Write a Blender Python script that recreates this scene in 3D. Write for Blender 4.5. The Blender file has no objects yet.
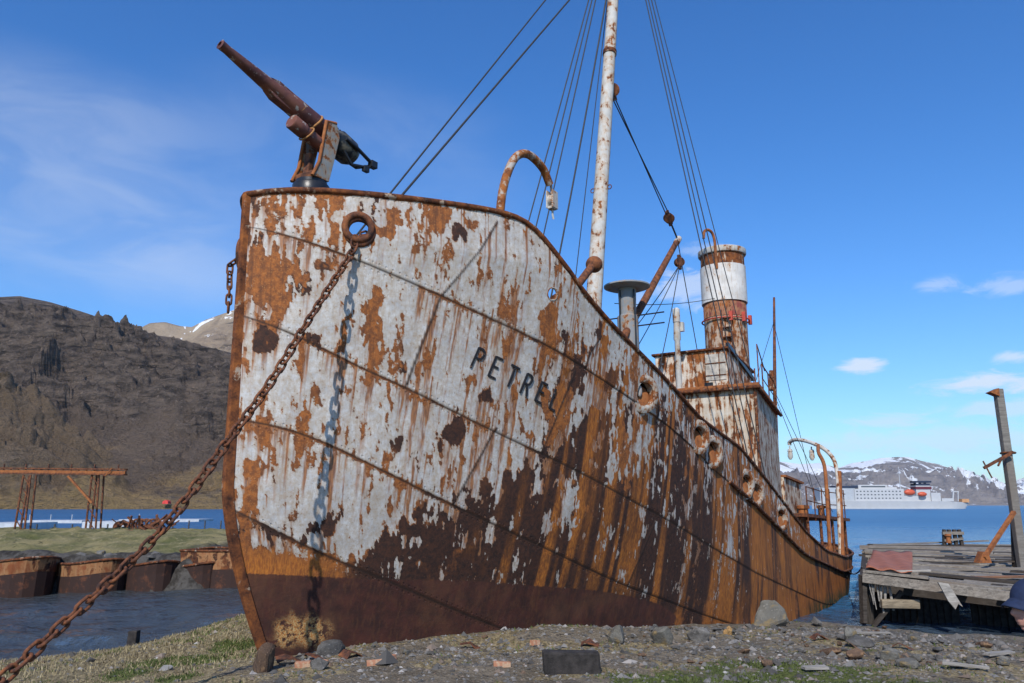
import bpy, bmesh, math, random
import numpy as np
from mathutils import Vector, Matrix
R = math.radians
random.seed(7)
DATA = {"cov":[[0.199,0.323,7.21,0.5],[0.556,0.634,6.195,0.5],[1.035,0.839,4.783,0.22],[0.54,0.426,3.916,0.25],[0.351,0.135,2.831,0.7],[1.314,0.681,2.809,0.3],[1.721,1.51,6.325,0.25],[2.161,1.912,7.001,0.15],[2.884,2.162,6.487,0.14],[3.45,2.556,7.23,0.16],[2.053,1.305,4.107,0.22],[2.843,1.823,4.91,0.16],[2.569,1.476,3.675,0.35],[3.386,1.833,3.847,0.3],[3.935,1.851,3.061,0.66],[5.122,2.303,3.385,0.62],[4.458,2.308,4.374,0.36],[5.898,2.708,4.452,0.47],[5.221,2.675,5.109,0.33],[7.074,2.976,4.711,0.48],[5.549,2.924,6.032,0.36],[7.627,2.909,3.779,0.78],[9.782,3.142,3.83,0.6],[11.666,3.142,2.956,0.7],[14.047,3.154,2.921,0.88],[9.538,2.949,2.573,0.95],[6.953,2.551,2.654,0.92],[5.447,2.105,2.357,0.97],[3.111,1.464,2.764,0.8],[2.376,1.086,2.489,0.82],[1.427,0.598,2.288,1],[18.123,3.112,1.985,1],[22.13,3.074,1.15,1],[10.411,2.788,1.262,1],[0.672,0.134,2.014,1],[1.336,1.413,7.338,0.42],[0.652,0.837,7.711,0.55],[3.71,2.387,5.957,0.12],[4.387,2.768,6.729,0.25],[0.866,0.909,6.374,0.35],[0.717,0.589,4.481,0.3],[1.667,1.224,4.824,0.25],[2.08,1.126,3.081,0.4],[2.273,1.496,4.566,0.15],[1.422,0.92,3.655,0.12],[1.612,1.104,4.236,0.15],[0.734,0.467,3.232,0.12],[0.933,0.481,2.818,0.3],[6.82,3.135,6.022,0.45],[6.831,2.62,3.024,0.85],[4.127,1.725,2.416,0.95],[5.75,2.571,3.914,0.55]],"pat":[[0.269,0.357,6.394,0.249,0.582,0,0.9],[0.206,0.315,6.729,0.305,0.166,0,0.8],[0.423,0.539,6.627,0.196,0.195,0,0.5],[0.515,0.699,7.308,0.311,0.305,0,0.35],[1.431,1.486,7.352,0.215,0.229,0,0.8],[1.398,1.27,6.166,0.119,0.692,0,0.8],[0.796,0.765,5.663,0.141,0.127,1,0.7],[0.255,0.299,5.592,0.122,0.139,1,0.6],[0.493,0.647,6.929,0.112,0.25,0,0.5],[4.212,2.628,6.275,0.159,0.56,0,1],[1.16,0.664,3.035,0.176,0.204,1,1],[2.794,1.712,4.443,0.162,0.187,1,0.9],[2.122,1.926,7.718,0.134,0.206,0,0.5],[2.348,2.053,7.433,0.121,0.179,1,0.4],[0.311,0.257,3.773,0.106,0.838,0,0.7],[0.343,0.068,2.564,0.131,0.424,0,0.6],[3.613,1.871,3.615,0.277,0.163,1,0.9],[3.987,1.914,3.252,0.413,0.368,1,0.8],[4.337,2.141,3.741,0.195,0.203,1,0.9],[4.925,2.238,3.367,0.385,0.35,1,0.8],[3.376,1.653,3.067,0.387,0.357,1,0.8],[4.432,1.92,2.728,0.908,0.481,1,0.9],[2.421,1.229,2.93,0.236,0.186,1,0.8],[2.938,1.401,2.769,0.365,0.319,1,0.8],[2.107,1.02,2.674,0.262,0.245,1,0.7],[5.975,2.661,4.099,0.517,0.402,1,0.5],[7.365,2.8,3.394,0.702,0.472,1,0.5],[4.97,2.399,4.06,0.292,0.244,1,0.6],[6.393,2.882,4.848,0.386,0.26,1,0.6],[3.467,2.252,5.764,0.095,0.159,0,0.4],[4.412,2.44,5.072,0.159,0.235,0,0.9],[2.942,1.939,5.262,0.11,0.094,0,0.4],[3.252,2.013,5.022,0.093,0.127,1,0.5],[2.615,1.582,4.205,0.101,0.093,1,0.5],[2.028,1.321,4.254,0.08,0.06,1,0.5],[2.051,1.228,3.592,0.264,0.091,0,0.5],[0.747,0.579,4.201,0.083,0.483,0,0.5],[2.23,1.523,4.865,0.199,0.091,0,0.5],[3.799,2.231,5.068,0.121,0.098,0,0.5],[5.009,2.698,5.523,0.354,0.311,1,0.4],[5.533,2.935,6.12,0.229,0.318,1,0.5],[5.939,2.918,5.538,0.365,0.217,1,0.5],[7.972,3.128,4.973,0.435,0.361,1,0.4],[5.588,2.671,4.611,0.388,0.286,1,0.55],[7.541,2.96,4.162,0.615,0.355,1,0.5],[9.839,3.101,3.406,0.546,0.265,1,0.4],[4.179,2.283,4.688,0.13,0.2,0,0.5],[4.801,2.506,4.816,0.169,0.412,0,0.6],[6.426,2.621,3.39,0.67,0.489,1,0.6],[8.78,3.086,4.01,0.379,0.335,1,0.4],[6.776,2.847,4.223,0.27,0.418,0,0.6],[2.146,1.576,5.388,0.165,0.21,0,0.5],[0.626,0.613,5.474,0.056,0.309,0,0.45]],"seams":{"rail":[[0.35,7.819],[0.75,7.833],[1.32,7.858],[1.97,7.884],[2.74,7.931],[3.35,7.951],[3.75,7.85],[4.17,7.467],[4.81,6.979],[5.74,6.514],[6.61,6.184],[7.63,5.836],[9.68,5.116],[12.45,4.647],[14.12,4.12],[16.02,3.464],[18.91,2.457],[21.75,1.757],[24.97,1.39]],"A":[[0.1,7.267],[0.48,7.078],[0.9,6.914],[2.23,6.454],[3.31,6.162],[4.57,5.867],[5.2,5.668],[6.42,5.314],[7.69,4.989],[9.13,4.585],[10.39,4.109],[12.88,3.494],[15.45,2.766],[18.48,1.852],[24.23,0.943]],"B":[[0.09,5.944],[0.74,5.585],[1.32,5.24],[1.89,5.079],[2.88,4.665],[4.5,4.143],[5.39,3.903],[7.0,3.393],[8.2,3.084],[10.23,2.486],[13.41,1.666],[21.12,0.118]],"C":[[0.43,4.467],[0.79,4.329],[1.14,4.117],[1.96,3.737],[2.99,3.3],[3.91,2.965],[5.29,2.483],[6.15,2.183],[7.41,1.778],[8.59,1.477],[10.53,0.953]],"D":[[0.45,3.017],[1.23,2.603],[2.24,2.203],[3.44,1.687],[5.18,1.037]]},"boot":[[0.426,2.401],[1.427,2.288],[2.465,2.16],[3.275,2.175],[4.676,1.98],[6.692,1.755],[10.51,0.998]],"name":[[2.906,1.957,5.431],[2.973,2.042,5.722],[4.508,2.44,4.912],[4.6,2.528,5.241]],"butts":[[[3.028,2.384,7.791],[2.741,2.254,7.261],[2.261,1.846,6.459],[1.98,1.431,5.071]],[[3.531,2.02,4.517],[3.268,1.799,3.906],[2.987,1.568,3.3]],[[8.01,2.819,2.97],[7.689,2.619,2.346],[7.44,2.42,1.794]],[[5.526,2.962,6.281],[5.29,2.855,5.961],[5.194,2.781,5.684]],[[10.965,3.237,4.768],[10.687,3.213,4.299],[10.447,3.193,4.111]],[[4.992,2.708,5.573],[4.5,2.281,4.176]]],"holes":[[1.076,1.214,7.33],[4.192,2.725,6.797]],"ports":[[7.044,3.076,5.396],[9.589,3.213,4.742],[10.428,3.218,4.465],[12.81,3.195,3.809],[13.639,3.186,3.6],[15.97,3.157,2.946]]}
scene = bpy.context.scene
COL = scene.collection
EYE = 3.3

# ------------------------------------------------------------------ noise
def _hash(ix, iy, seed):
    h = (ix.astype(np.int64) * 374761393 + iy.astype(np.int64) * 668265263 + seed * 974634533) & 0xffffffff
    h = ((h ^ (h >> 13)) * 1274126177) & 0xffffffff
    h = h ^ (h >> 16)
    return (h & 0xffff) / 65535.0

def vnoise(x, y, seed=0):
    x = np.asarray(x, float); y = np.asarray(y, float)
    ix = np.floor(x); iy = np.floor(y); fx = x - ix; fy = y - iy
    fx = fx * fx * fx * (fx * (fx * 6 - 15) + 10); fy = fy * fy * fy * (fy * (fy * 6 - 15) + 10)
    a = _hash(ix, iy, seed); b = _hash(ix + 1, iy, seed); c = _hash(ix, iy + 1, seed); d = _hash(ix + 1, iy + 1, seed)
    return (a * (1 - fx) + b * fx) * (1 - fy) + (c * (1 - fx) + d * fx) * fy

def fbm(x, y, octv=5, seed=0, gain=.5, lac=2.03):
    s = 0; a = 1; t = 0
    for k in range(octv):
        s = s + a * vnoise(x * lac ** k + 17.3 * k, y * lac ** k - 9.1 * k, seed + k * 31); t += a; a *= gain
    return s / t

def ridged(x, y, octv=6, seed=0, gain=.55):
    s = 0; a = 1; t = 0
    for k in range(octv):
        n = 1 - np.abs(vnoise(x * 2.1 ** k + 5.7 * k, y * 2.1 ** k + 3.3 * k, seed + 13 * k) * 2 - 1)
        s = s + a * n * n; t += a; a *= gain
    return s / t

def sstep(a, b, x):
    t = np.clip((x - a) / (b - a), 0, 1); return t * t * (3 - 2 * t)

# ------------------------------------------------------------------ node helpers
class NT:
    def __init__(self, name):
        self.m = bpy.data.materials.new(name); self.m.use_nodes = True
        self.t = self.m.node_tree; self.t.nodes.clear()
        self.out = self.t.nodes.new('ShaderNodeOutputMaterial')
        self.b = self.t.nodes.new('ShaderNodeBsdfPrincipled')
        self.t.links.new(self.b.outputs[0], self.out.inputs[0])
        self.tc = self.t.nodes.new('ShaderNodeTexCoord')
        self.obj = self.tc.outputs['Object']
        self.geo = None
    def link(self, a, b): self.t.links.new(a, b)
    def put(self, sock, v):
        if isinstance(v, bpy.types.NodeSocket): self.link(v, sock)
        elif isinstance(v, (tuple, list)) and len(v) == 3 and sock.type == 'RGBA': sock.default_value = (*v, 1)
        else: sock.default_value = v
    def world(self):
        if not self.geo: self.geo = self.t.nodes.new('ShaderNodeNewGeometry')
        return self.geo.outputs['Position']
    def map(self, vec, scale=(1, 1, 1), loc=(0, 0, 0), rot=(0, 0, 0)):
        n = self.t.nodes.new('ShaderNodeMapping'); self.link(vec, n.inputs[0])
        n.inputs['Scale'].default_value = scale; n.inputs['Location'].default_value = loc; n.inputs['Rotation'].default_value = rot
        return n.outputs[0]
    def noise(self, vec, scale, detail=5, rough=.55, dist=0, col=False):
        n = self.t.nodes.new('ShaderNodeTexNoise'); self.link(vec, n.inputs['Vector'])
        n.inputs['Scale'].default_value = scale; n.inputs['Detail'].default_value = detail
        n.inputs['Roughness'].default_value = rough; n.inputs['Distortion'].default_value = dist
        return n.outputs['Color' if col else 'Fac']
    def vor(self, vec, scale, feature='F1', out='Distance', rnd=1):
        n = self.t.nodes.new('ShaderNodeTexVoronoi'); n.feature = feature; self.link(vec, n.inputs['Vector'])
        n.inputs['Scale'].default_value = scale; n.inputs['Randomness'].default_value = rnd
        return n.outputs[out]
    def wave(self, vec, scale, dist=2, detail=2, dirn='X'):
        n = self.t.nodes.new('ShaderNodeTexWave'); n.bands_direction = dirn; self.link(vec, n.inputs['Vector'])
        n.inputs['Scale'].default_value = scale; n.inputs['Distortion'].default_value = dist; n.inputs['Detail'].default_value = detail
        return n.outputs['Fac']
    def m_(self, op, a, b=0., c=None, clamp=False):
        n = self.t.nodes.new('ShaderNodeMath'); n.operation = op; n.use_clamp = clamp
        self.put(n.inputs[0], a); self.put(n.inputs[1], b)
        if c is not None: self.put(n.inputs[2], c)
        return n.outputs[0]
    def step(self, x, a, b, lo=0., hi=1.):
        n = self.t.nodes.new('ShaderNodeMapRange'); n.interpolation_type = 'SMOOTHSTEP'
        self.put(n.inputs[0], x); n.inputs[1].default_value = a; n.inputs[2].default_value = b
        n.inputs[3].default_value = lo; n.inputs[4].default_value = hi
        return n.outputs[0]
    def mix(self, f, a, b, mode='MIX'):
        n = self.t.nodes.new('ShaderNodeMix'); n.data_type = 'RGBA'; n.blend_type = mode
        self.put(n.inputs['Factor'], f)
        self.put(n.inputs[6], a); self.put(n.inputs[7], b)
        return n.outputs[2]
    def ramp(self, f, stops):
        n = self.t.nodes.new('ShaderNodeValToRGB'); self.link(f, n.inputs[0])
        el = n.color_ramp.elements
        while len(el) < len(stops): el.new(.5)
        for e, (p, c) in zip(el, stops): e.position = p; e.color = (*c, 1)
        return n.outputs[0]
    def attr(self, name, out='Fac'):
        n = self.t.nodes.new('ShaderNodeAttribute'); n.attribute_name = name; return n.outputs[out]
    def sep(self, v):
        n = self.t.nodes.new('ShaderNodeSeparateXYZ'); self.link(v, n.inputs[0]); return n.outputs
    def comb(self, x, y, z):
        n = self.t.nodes.new('ShaderNodeCombineXYZ'); self.put(n.inputs[0], x); self.put(n.inputs[1], y); self.put(n.inputs[2], z); return n.outputs[0]
    def bump(self, h, strength=.5, dist=.02, normal=None):
        n = self.t.nodes.new('ShaderNodeBump'); self.put(n.inputs['Strength'], strength); n.inputs['Distance'].default_value = dist
        self.link(h, n.inputs['Height'])
        if normal is not None: self.link(normal, n.inputs['Normal'])
        return n.outputs[0]
    def rand(self):
        n = self.t.nodes.new('ShaderNodeObjectInfo'); return n.outputs['Random']
    def done(self, col=None, rough=.8, metal=0., normal=None, spec=.4):
        if col is not None: self.put(self.b.inputs['Base Color'], col)
        self.put(self.b.inputs['Roughness'], rough); self.put(self.b.inputs['Metallic'], metal)
        self.put(self.b.inputs['Specular IOR Level'], spec)
        if normal is not None: self.link(normal, self.b.inputs['Normal'])
        return self.m

ORANGE = (.29, .098, .027); RUST = (.135, .047, .020); DARK = (.034, .016, .012); OCHRE = (.31, .165, .065)

def rust_colour(n, vec, dark=.45, sc=1.):
    a = n.noise(vec, 3.2 * sc, 6, .62); b = n.noise(vec, 23 * sc, 4, .6)
    f = n.m_('ADD', n.m_('MULTIPLY', a, .72), n.m_('MULTIPLY', b, .28))
    return n.ramp(f, [(.18 + dark * .3, DARK), (.30 + dark * .32, RUST), (.46 + dark * .32, ORANGE), (.75 + dark * .2, OCHRE)])

def rusty(name, paint, cov=.45, streak=.5, dark=.45, sc=1., rough=.62, edge=.02):
    """painted steel breaking out in rust: patches, runs down the faces, grime"""
    n = NT(name); v = n.obj
    vs = n.map(v, (1, 1, .14))
    p = n.noise(v, 2.1 * sc, 9, .66, .25); q = n.noise(vs, 6.5 * sc, 5, .6); fine = n.noise(v, 46 * sc, 3, .6)
    r = n.m_('ADD', n.m_('MULTIPLY', p, 1 - streak * .62), n.m_('MULTIPLY', q, streak * .62))
    r = n.m_('ADD', r, n.m_('MULTIPLY', n.m_('SUBTRACT', fine, .5), .10))
    th = .68 - cov * .36
    mask = n.step(r, th - edge, th + edge); halo = n.step(r, th - .12, th)
    runs = n.step(n.noise(n.map(v, (1, 1, .06)), 15 * sc, 3, .5), .5, .74)
    pc = n.mix(n.step(n.noise(v, 1.4 * sc, 5, .6), .3, .75), paint, tuple(c * .74 for c in paint))
    pc = n.mix(n.m_('MULTIPLY', runs, .42), pc, (.33, .22, .13))
    pc = n.mix(n.m_('MULTIPLY', halo, .5), pc, (.40, .24, .11))
    c = n.mix(mask, pc, rust_colour(n, v, dark, sc))
    h = n.m_('ADD', n.m_('MULTIPLY', mask, -.35), n.m_('MULTIPLY', n.noise(v, 30 * sc, 5, .65), .6))
    return n.done(c, n.mix(mask, (max(rough, .72),) * 3, (.9,) * 3), 0, n.bump(h, .5, .012), .2)

def allrust(name, dark=.45, sc=2., rough=.85):
    n = NT(name); v = n.obj
    return n.done(rust_colour(n, v, dark, sc), rough, 0, n.bump(n.noise(v, 26 * sc, 6, .65), .55, .008))

def plain(name, col, rough=.6, var=.25, sc=4., metal=0., bump=.2):
    n = NT(name); v = n.obj
    a = n.noise(v, sc, 6, .6)
    c = n.mix(n.step(a, .3, .7), tuple(x * (1 - var) for x in col), tuple(min(1, x * (1 + var * .5)) for x in col))
    return n.done(c, rough, metal, n.bump(n.noise(v, sc * 9, 4, .6), bump, .006))

def wood(name, col, axis='X', sc=1., dark=(.03, .027, .024)):
    n = NT(name); v = n.obj
    s = {'X': (.10, 1, 1), 'Y': (1, .10, 1), 'Z': (1, 1, .10)}[axis]
    vv = n.map(v, s)
    g = n.noise(vv, 16 * sc, 7, .68, .4); g2 = n.noise(vv, 60 * sc, 4, .6); big = n.noise(v, .8 * sc, 4, .6)
    ri = n.rand()
    c = n.mix(n.step(g, .34, .66), tuple(x * .42 for x in col), col)
    c = n.mix(n.step(big, .42, .7), c, tuple(x * f for x, f in zip(col, (.62, .55, .50))))
    c = n.mix(n.m_('MULTIPLY', ri, .45), c, tuple(x * .5 for x in col))
    c = n.mix(n.step(g2, .60, .74), c, dark)
    return n.done(c, .88, 0, n.bump(n.m_('ADD', g, n.m_('MULTIPLY', g2, .5)), .7, .012), .25)

def rockmat(name, a, b, lichen=None, sc=1.):
    n = NT(name); v = n.obj; ri = n.rand()
    x = n.noise(v, 3 * sc, 8, .65); y = n.noise(v, 14 * sc, 5, .65)
    c = n.mix(n.step(x, .32, .68), a, b)
    c = n.mix(n.m_('MULTIPLY', ri, .55), c, tuple(k * .42 for k in b))
    c = n.mix(n.step(y, .58, .72), c, tuple(k * 1.5 for k in a))
    if lichen: c = n.mix(n.m_('MULTIPLY', n.step(n.noise(v, 2.2 * sc, 5, .6), .52, .64), .8), c, lichen)
    return n.done(c, .9, 0, n.bump(n.m_('ADD', x, n.m_('MULTIPLY', y, .6)), .8, .03), .25)

# ------------------------------------------------------------------ mesh helpers
class MB:
    def __init__(self): self.v = []; self.f = []; self.sm = []
    def add(self, vs, fs, smooth=False):
        o = len(self.v); self.v += [tuple(p) for p in vs]; self.f += [tuple(i + o for i in q) for q in fs]; self.sm += [smooth] * len(fs); return self
    def box(self, c, s, rot=None, jit=0.):
        x, y, z = (k / 2 for k in s)
        vs = [Vector((a * x, b * y, d * z)) for a in (-1, 1) for b in (-1, 1) for d in (-1, 1)]
        if jit: vs = [p + Vector([random.uniform(-jit, jit) for _ in range(3)]) for p in vs]
        if rot is not None: vs = [rot @ p for p in vs]
        c = Vector(c)
        return self.add([p + c for p in vs], [(0, 1, 3, 2), (4, 6, 7, 5), (0, 4, 5, 1), (2, 3, 7, 6), (0, 2, 6, 4), (1, 5, 7, 3)])
    def bar(self, a, b, w, h, up=(0, 0, 1), jit=0.):
        a = Vector(a); b = Vector(b); d = (b - a); L = d.length; d.normalize(); up = Vector(up)
        s = d.cross(up)
        if s.length < 1e-4: s = d.cross(Vector((1, 0, 0)))
        s.normalize(); u = s.cross(d)
        return self.box((a + b) / 2, (L, w, h), Matrix((d, s, u)).transposed(), jit)
    def tube(self, pts, r, n=10, cap=True, smooth=True, closed=False):
        pts = [Vector(p) for p in pts]; m = len(pts)
        rs = r if isinstance(r, (list, tuple)) else [r] * m
        vs = []; u = None
        for i, p in enumerate(pts):
            if closed: d = pts[(i + 1) % m] - pts[i - 1]
            else: d = pts[min(i + 1, m - 1)] - pts[max(i - 1, 0)]
            if d.length < 1e-9: d = Vector((0, 0, 1))
            d.normalize()
            if u is None:
                u = d.orthogonal().normalized()
            else:
                u = (u - d * u.dot(d));
                if u.length < 1e-6: u = d.orthogonal()
                u.normalize()
            w = d.cross(u)
            for k in range(n):
                a = 2 * math.pi * k / n; vs.append(p + (u * math.cos(a) + w * math.sin(a)) * rs[i])
        fs = []
        for i in range(m if closed else m - 1):
            j = (i + 1) % m
            for k in range(n): fs.append((i * n + k, i * n + (k + 1) % n, j * n + (k + 1) % n, j * n + k))
        self.add(vs, fs, smooth)
        if cap and not closed:
            self.add(vs[:n], [tuple(range(n - 1, -1, -1))]); self.add(vs[-n:], [tuple(range(n))])
        return self
    def lathe(self, o, ax, prof, n=24, smooth=True, cap=True):
        """prof: (distance along the axis, radius)"""
        o = Vector(o); ax = Vector(ax).normalized(); u = ax.orthogonal().normalized(); w = ax.cross(u); vs = []
        for (h, r) in prof:
            for k in range(n):
                a = 2 * math.pi * k / n; vs.append(o + ax * h + (u * math.cos(a) + w * math.sin(a)) * r)
        run = []
        for i in range(len(prof) - 1):
            a = math.atan2(prof[i + 1][1] - prof[i][1], prof[i + 1][0] - prof[i][0])
            if run and abs(a - run[-1][1]) < .7: run.append((i, a))
            else:
                if run: self._strip(vs, run[0][0], run[-1][0] + 1, n, smooth)
                run = [(i, a)]
        self._strip(vs, run[0][0], run[-1][0] + 1, n, smooth)
        if cap: self.add(vs[:n], [tuple(range(n - 1, -1, -1))]); self.add(vs[-n:], [tuple(range(n))])
        return self
    def _strip(self, vs, i0, i1, n, smooth):
        w = vs[i0 * n:(i1 + 1) * n]
        self.add(w, [(i * n + k, i * n + (k + 1) % n, (i + 1) * n + (k + 1) % n, (i + 1) * n + k) for i in range(i1 - i0) for k in range(n)], smooth)
    def torus(self, c, ax, R1, r, n=32, k=10, sq=1.):
        c = Vector(c); ax = Vector(ax).normalized(); u = ax.orthogonal().normalized(); w = ax.cross(u)
        return self.tube([c + (u * math.cos(2 * math.pi * i / n) + w * math.sin(2 * math.pi * i / n) * sq) * R1 for i in range(n)], r, k, closed=True)
    def ball(self, c, r, n=12):
        c = Vector(c); rr = r if isinstance(r, (tuple, list)) else (r, r, r); vs = []; fs = []
        for i in range(n + 1):
            t = math.pi * i / n
            for k in range(2 * n):
                a = math.pi * k / n; vs.append(c + Vector((rr[0] * math.sin(t) * math.cos(a), rr[1] * math.sin(t) * math.sin(a), rr[2] * math.cos(t))))
        for i in range(n):
            for k in range(2 * n): fs.append((i * 2 * n + k, (i + 1) * 2 * n + k, (i + 1) * 2 * n + (k + 1) % (2 * n), i * 2 * n + (k + 1) % (2 * n)))
        return self.add(vs, fs, True)
    def prism(self, poly, off):
        """poly: 3-D outline, off: extrusion vector"""
        a = [Vector(p) for p in poly]; off = Vector(off); b = [p + off for p in a]; n = len(a)
        fs = [tuple(range(n - 1, -1, -1)), tuple(range(n, 2 * n))] + [(i, (i + 1) % n, n + (i + 1) % n, n + i) for i in range(n)]
        return self.add(a + b, fs)
    def hexa(self, lo, hi):
        """box from four bottom and four top corners in the same turn"""
        return self.add(list(lo) + list(hi), [(3, 2, 1, 0), (4, 5, 6, 7)] + [(i, (i + 1) % 4, 4 + (i + 1) % 4, 4 + i) for i in range(4)])
    def build(self, name, mat, parent=None, bevel=0., label=None, kind=None):
        me = bpy.data.meshes.new(name); me.from_pydata(self.v, [], self.f); me.update()
        me.polygons.foreach_set('use_smooth', self.sm)
        bm = bmesh.new(); bm.from_mesh(me); bmesh.ops.recalc_face_normals(bm, faces=bm.faces); bm.to_mesh(me); bm.free()
        me.materials.append(mat)
        o = bpy.data.objects.new(name, me); COL.objects.link(o)
        if parent: o.parent = parent
        if bevel:
            b = o.modifiers.new('bevel', 'BEVEL'); b.width = bevel; b.segments = 2; b.limit_method = 'ANGLE'; b.angle_limit = R(50)
        if label: o['label'] = label
        if kind: o['kind'] = kind
        return o

def tag(o, label, cat, group=None):
    o['label'] = label; o['category'] = cat
    if group: o['group'] = group
    return o
def thing(name, label, cat, loc=(0, 0, 0), rz=0., group=None):
    o = bpy.data.objects.new(name, None); COL.objects.link(o); o.location = loc; o.rotation_euler = (0, 0, rz); o.empty_display_size = .3
    return tag(o, label, cat, group)
def copy_tree(o, parent=None):
    c = o.copy(); COL.objects.link(c); c.parent = parent
    for ch in list(o.children): copy_tree(ch, c)
    return c
def np_mesh(name, V, F, mat, parent=None, smooth=True, attrs=None):
    me = bpy.data.meshes.new(name)
    V = np.ascontiguousarray(V, np.float32); F = np.ascontiguousarray(F, np.int32); k = F.shape[1]
    me.vertices.add(len(V)); me.vertices.foreach_set('co', V.ravel())
    me.loops.add(F.size); me.loops.foreach_set('vertex_index', F.ravel())
    me.polygons.add(len(F)); me.polygons.foreach_set('loop_start', np.arange(len(F), dtype=np.int32) * k)
    me.polygons.foreach_set('use_smooth', np.full(len(F), smooth))
    me.update(calc_edges=True)
    for a, val in (attrs or {}).items():
        at = me.attributes.new(a, 'FLOAT', 'POINT'); at.data.foreach_set('value', np.ascontiguousarray(val, np.float32).ravel())
    me.materials.append(mat)
    o = bpy.data.objects.new(name, me); COL.objects.link(o)
    if parent: o.parent = parent
    return o
def grid_faces(nr, nc):
    i = np.arange(nr - 1)[:, None] * nc + np.arange(nc - 1)[None, :]
    return np.stack([i, i + 1, i + nc + 1, i + nc], -1).reshape(-1, 4)
def bez(p0, p1, p2, p3, n=16):
    p0, p1, p2, p3 = map(Vector, (p0, p1, p2, p3)); o = []
    for i in range(n + 1):
        t = i / n; o.append(p0 * (1 - t) ** 3 + 3 * p1 * t * (1 - t) ** 2 + 3 * p2 * t * t * (1 - t) + p3 * t ** 3)
    return o
def smooth_path(pts, n=8):
    P = [Vector(p) for p in pts]; P = [P[0] * 2 - P[1]] + P + [P[-1] * 2 - P[-2]]; o = []
    for i in range(1, len(P) - 2):
        a, b, c, d = P[i - 1:i + 3]
        for k in range(n):
            t = k / n
            o.append(.5 * ((2 * b) + (c - a) * t + (2 * a - 5 * b + 4 * c - d) * t * t + (3 * b - a - 3 * c + d) * t ** 3))
    return o + [P[-2]]
def chain_mesh(path, pitch, wire, width):
    """links of a stud-less chain along a path, alternate links turned a quarter"""
    P = [Vector(p) for p in path]; acc = [0]
    for a, b in zip(P, P[1:]): acc.append(acc[-1] + (b - a).length)
    def at(d):
        for i in range(len(P) - 1):
            if d <= acc[i + 1] or i == len(P) - 2:
                t = (d - acc[i]) / max(1e-6, acc[i + 1] - acc[i]); return P[i].lerp(P[i + 1], t)
    mb = MB(); n = int(acc[-1] / pitch)
    for i in range(n):
        c = at((i + .5) * pitch); d = (at(min(acc[-1], (i + 1) * pitch)) - at(i * pitch)).normalized()
        s = d.cross(Vector((0, 0, 1)))
        if s.length < .05: s = d.cross(Vector((1, .3, 0)))
        s.normalize(); u = s.cross(d)
        ang = R(random.uniform(-14, 10)) + (math.pi / 2 if i % 2 else 0)
        w = s * math.cos(ang) + u * math.sin(ang)
        L = pitch * .5 + wire * .75; hw = width / 2 - wire / 2; pts = []
        for k in range(16):
            a = 2 * math.pi * k / 16; st = (L - hw) if math.cos(a) >= 0 else -(L - hw)
            pts.append(c + d * (st * (1 if abs(math.cos(a)) > 1e-6 else 0) + hw * math.cos(a)) + w * hw * math.sin(a))
        mb.tube(pts, wire / 2, 8, closed=True)
    return mb

# ================================================================== THE WHALING SHIP
# ship frame: x aft from the stem, y to starboard, z up from the waterline
TH = R(33); SHIP = (-3.891, 11.0, 0.0)
ship = thing('whaling_ship', 'beached whale catcher with rusting white hull and harpoon gun on the bow', 'ship', SHIP, math.pi / 2 - TH)
SA = Vector((math.sin(TH), math.cos(TH), 0)); SP = Vector((math.cos(TH), -math.sin(TH), 0))
def S(s, t, z): return Vector((s, -t, z))                 # t to port
def W(s, t, z): return Vector(SHIP) + SA * s + SP * t + Vector((0, 0, z))

def spline(pts, sig):
    p = np.array(sorted(tuple(q) for q in pts)); x = np.linspace(0, 36, 1801); y = np.interp(x, p[:, 0], p[:, 1])
    k = int(3 * sig / .02); g = np.exp(-.5 * (np.arange(-k, k + 1) * .02 / sig) ** 2); g /= g.sum()
    yy = np.convolve(np.pad(y, k, mode='reflect', reflect_type='odd'), g, 'valid')
    return lambda s: np.interp(s, x, yy)
sm = DATA['seams']
z_rail = spline([(0, 7.73)] + [p for p in sm['rail']] + [(30, 1.32), (36, 1.5)], .22)
z_A = spline(sm['A'] + [(31, .8), (36, .9)], .5)
z_B = spline(sm['B'] + [(26, -.25), (36, -.1)], .5)
z_C = spline(sm['C'] + [(14, .15), (20, -.65), (36, -.7)], .5)
z_D = spline([(0, 3.3)] + sm['D'] + [(8, .3), (12, -.45), (20, -1.1), (36, -1.15)], .5)
z_K = spline([(0, .35), (2, .1), (6, -.8), (12, -1.4), (36, -1.5)], .5)
def s0(z): return 1.55 * np.clip((3.6 - z) / 3.6, 0, 1.3) ** 1.5
def half(s, z):
    k = np.clip((z - .6) / 6.6, 0, 1); d = np.maximum(s - s0(z), 0)
    Le = 14.5 - 5.5 * k; n = 1.9 + .7 * k; m = .95 - .15 * k
    x = np.minimum(1, d / Le); e = (1 - (1 - x) ** n) ** m
    Wd = 3.05 + .3 * k
    se = 35.0 - (1 - np.clip((z + .5) / 2, 0, 1)) * 4
    y = np.clip((s - 22) / (se - 22), 0, 1); r = np.maximum(0, 1 - y ** 2.6) ** .75
    return np.maximum(Wd * e * r, .035)

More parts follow.
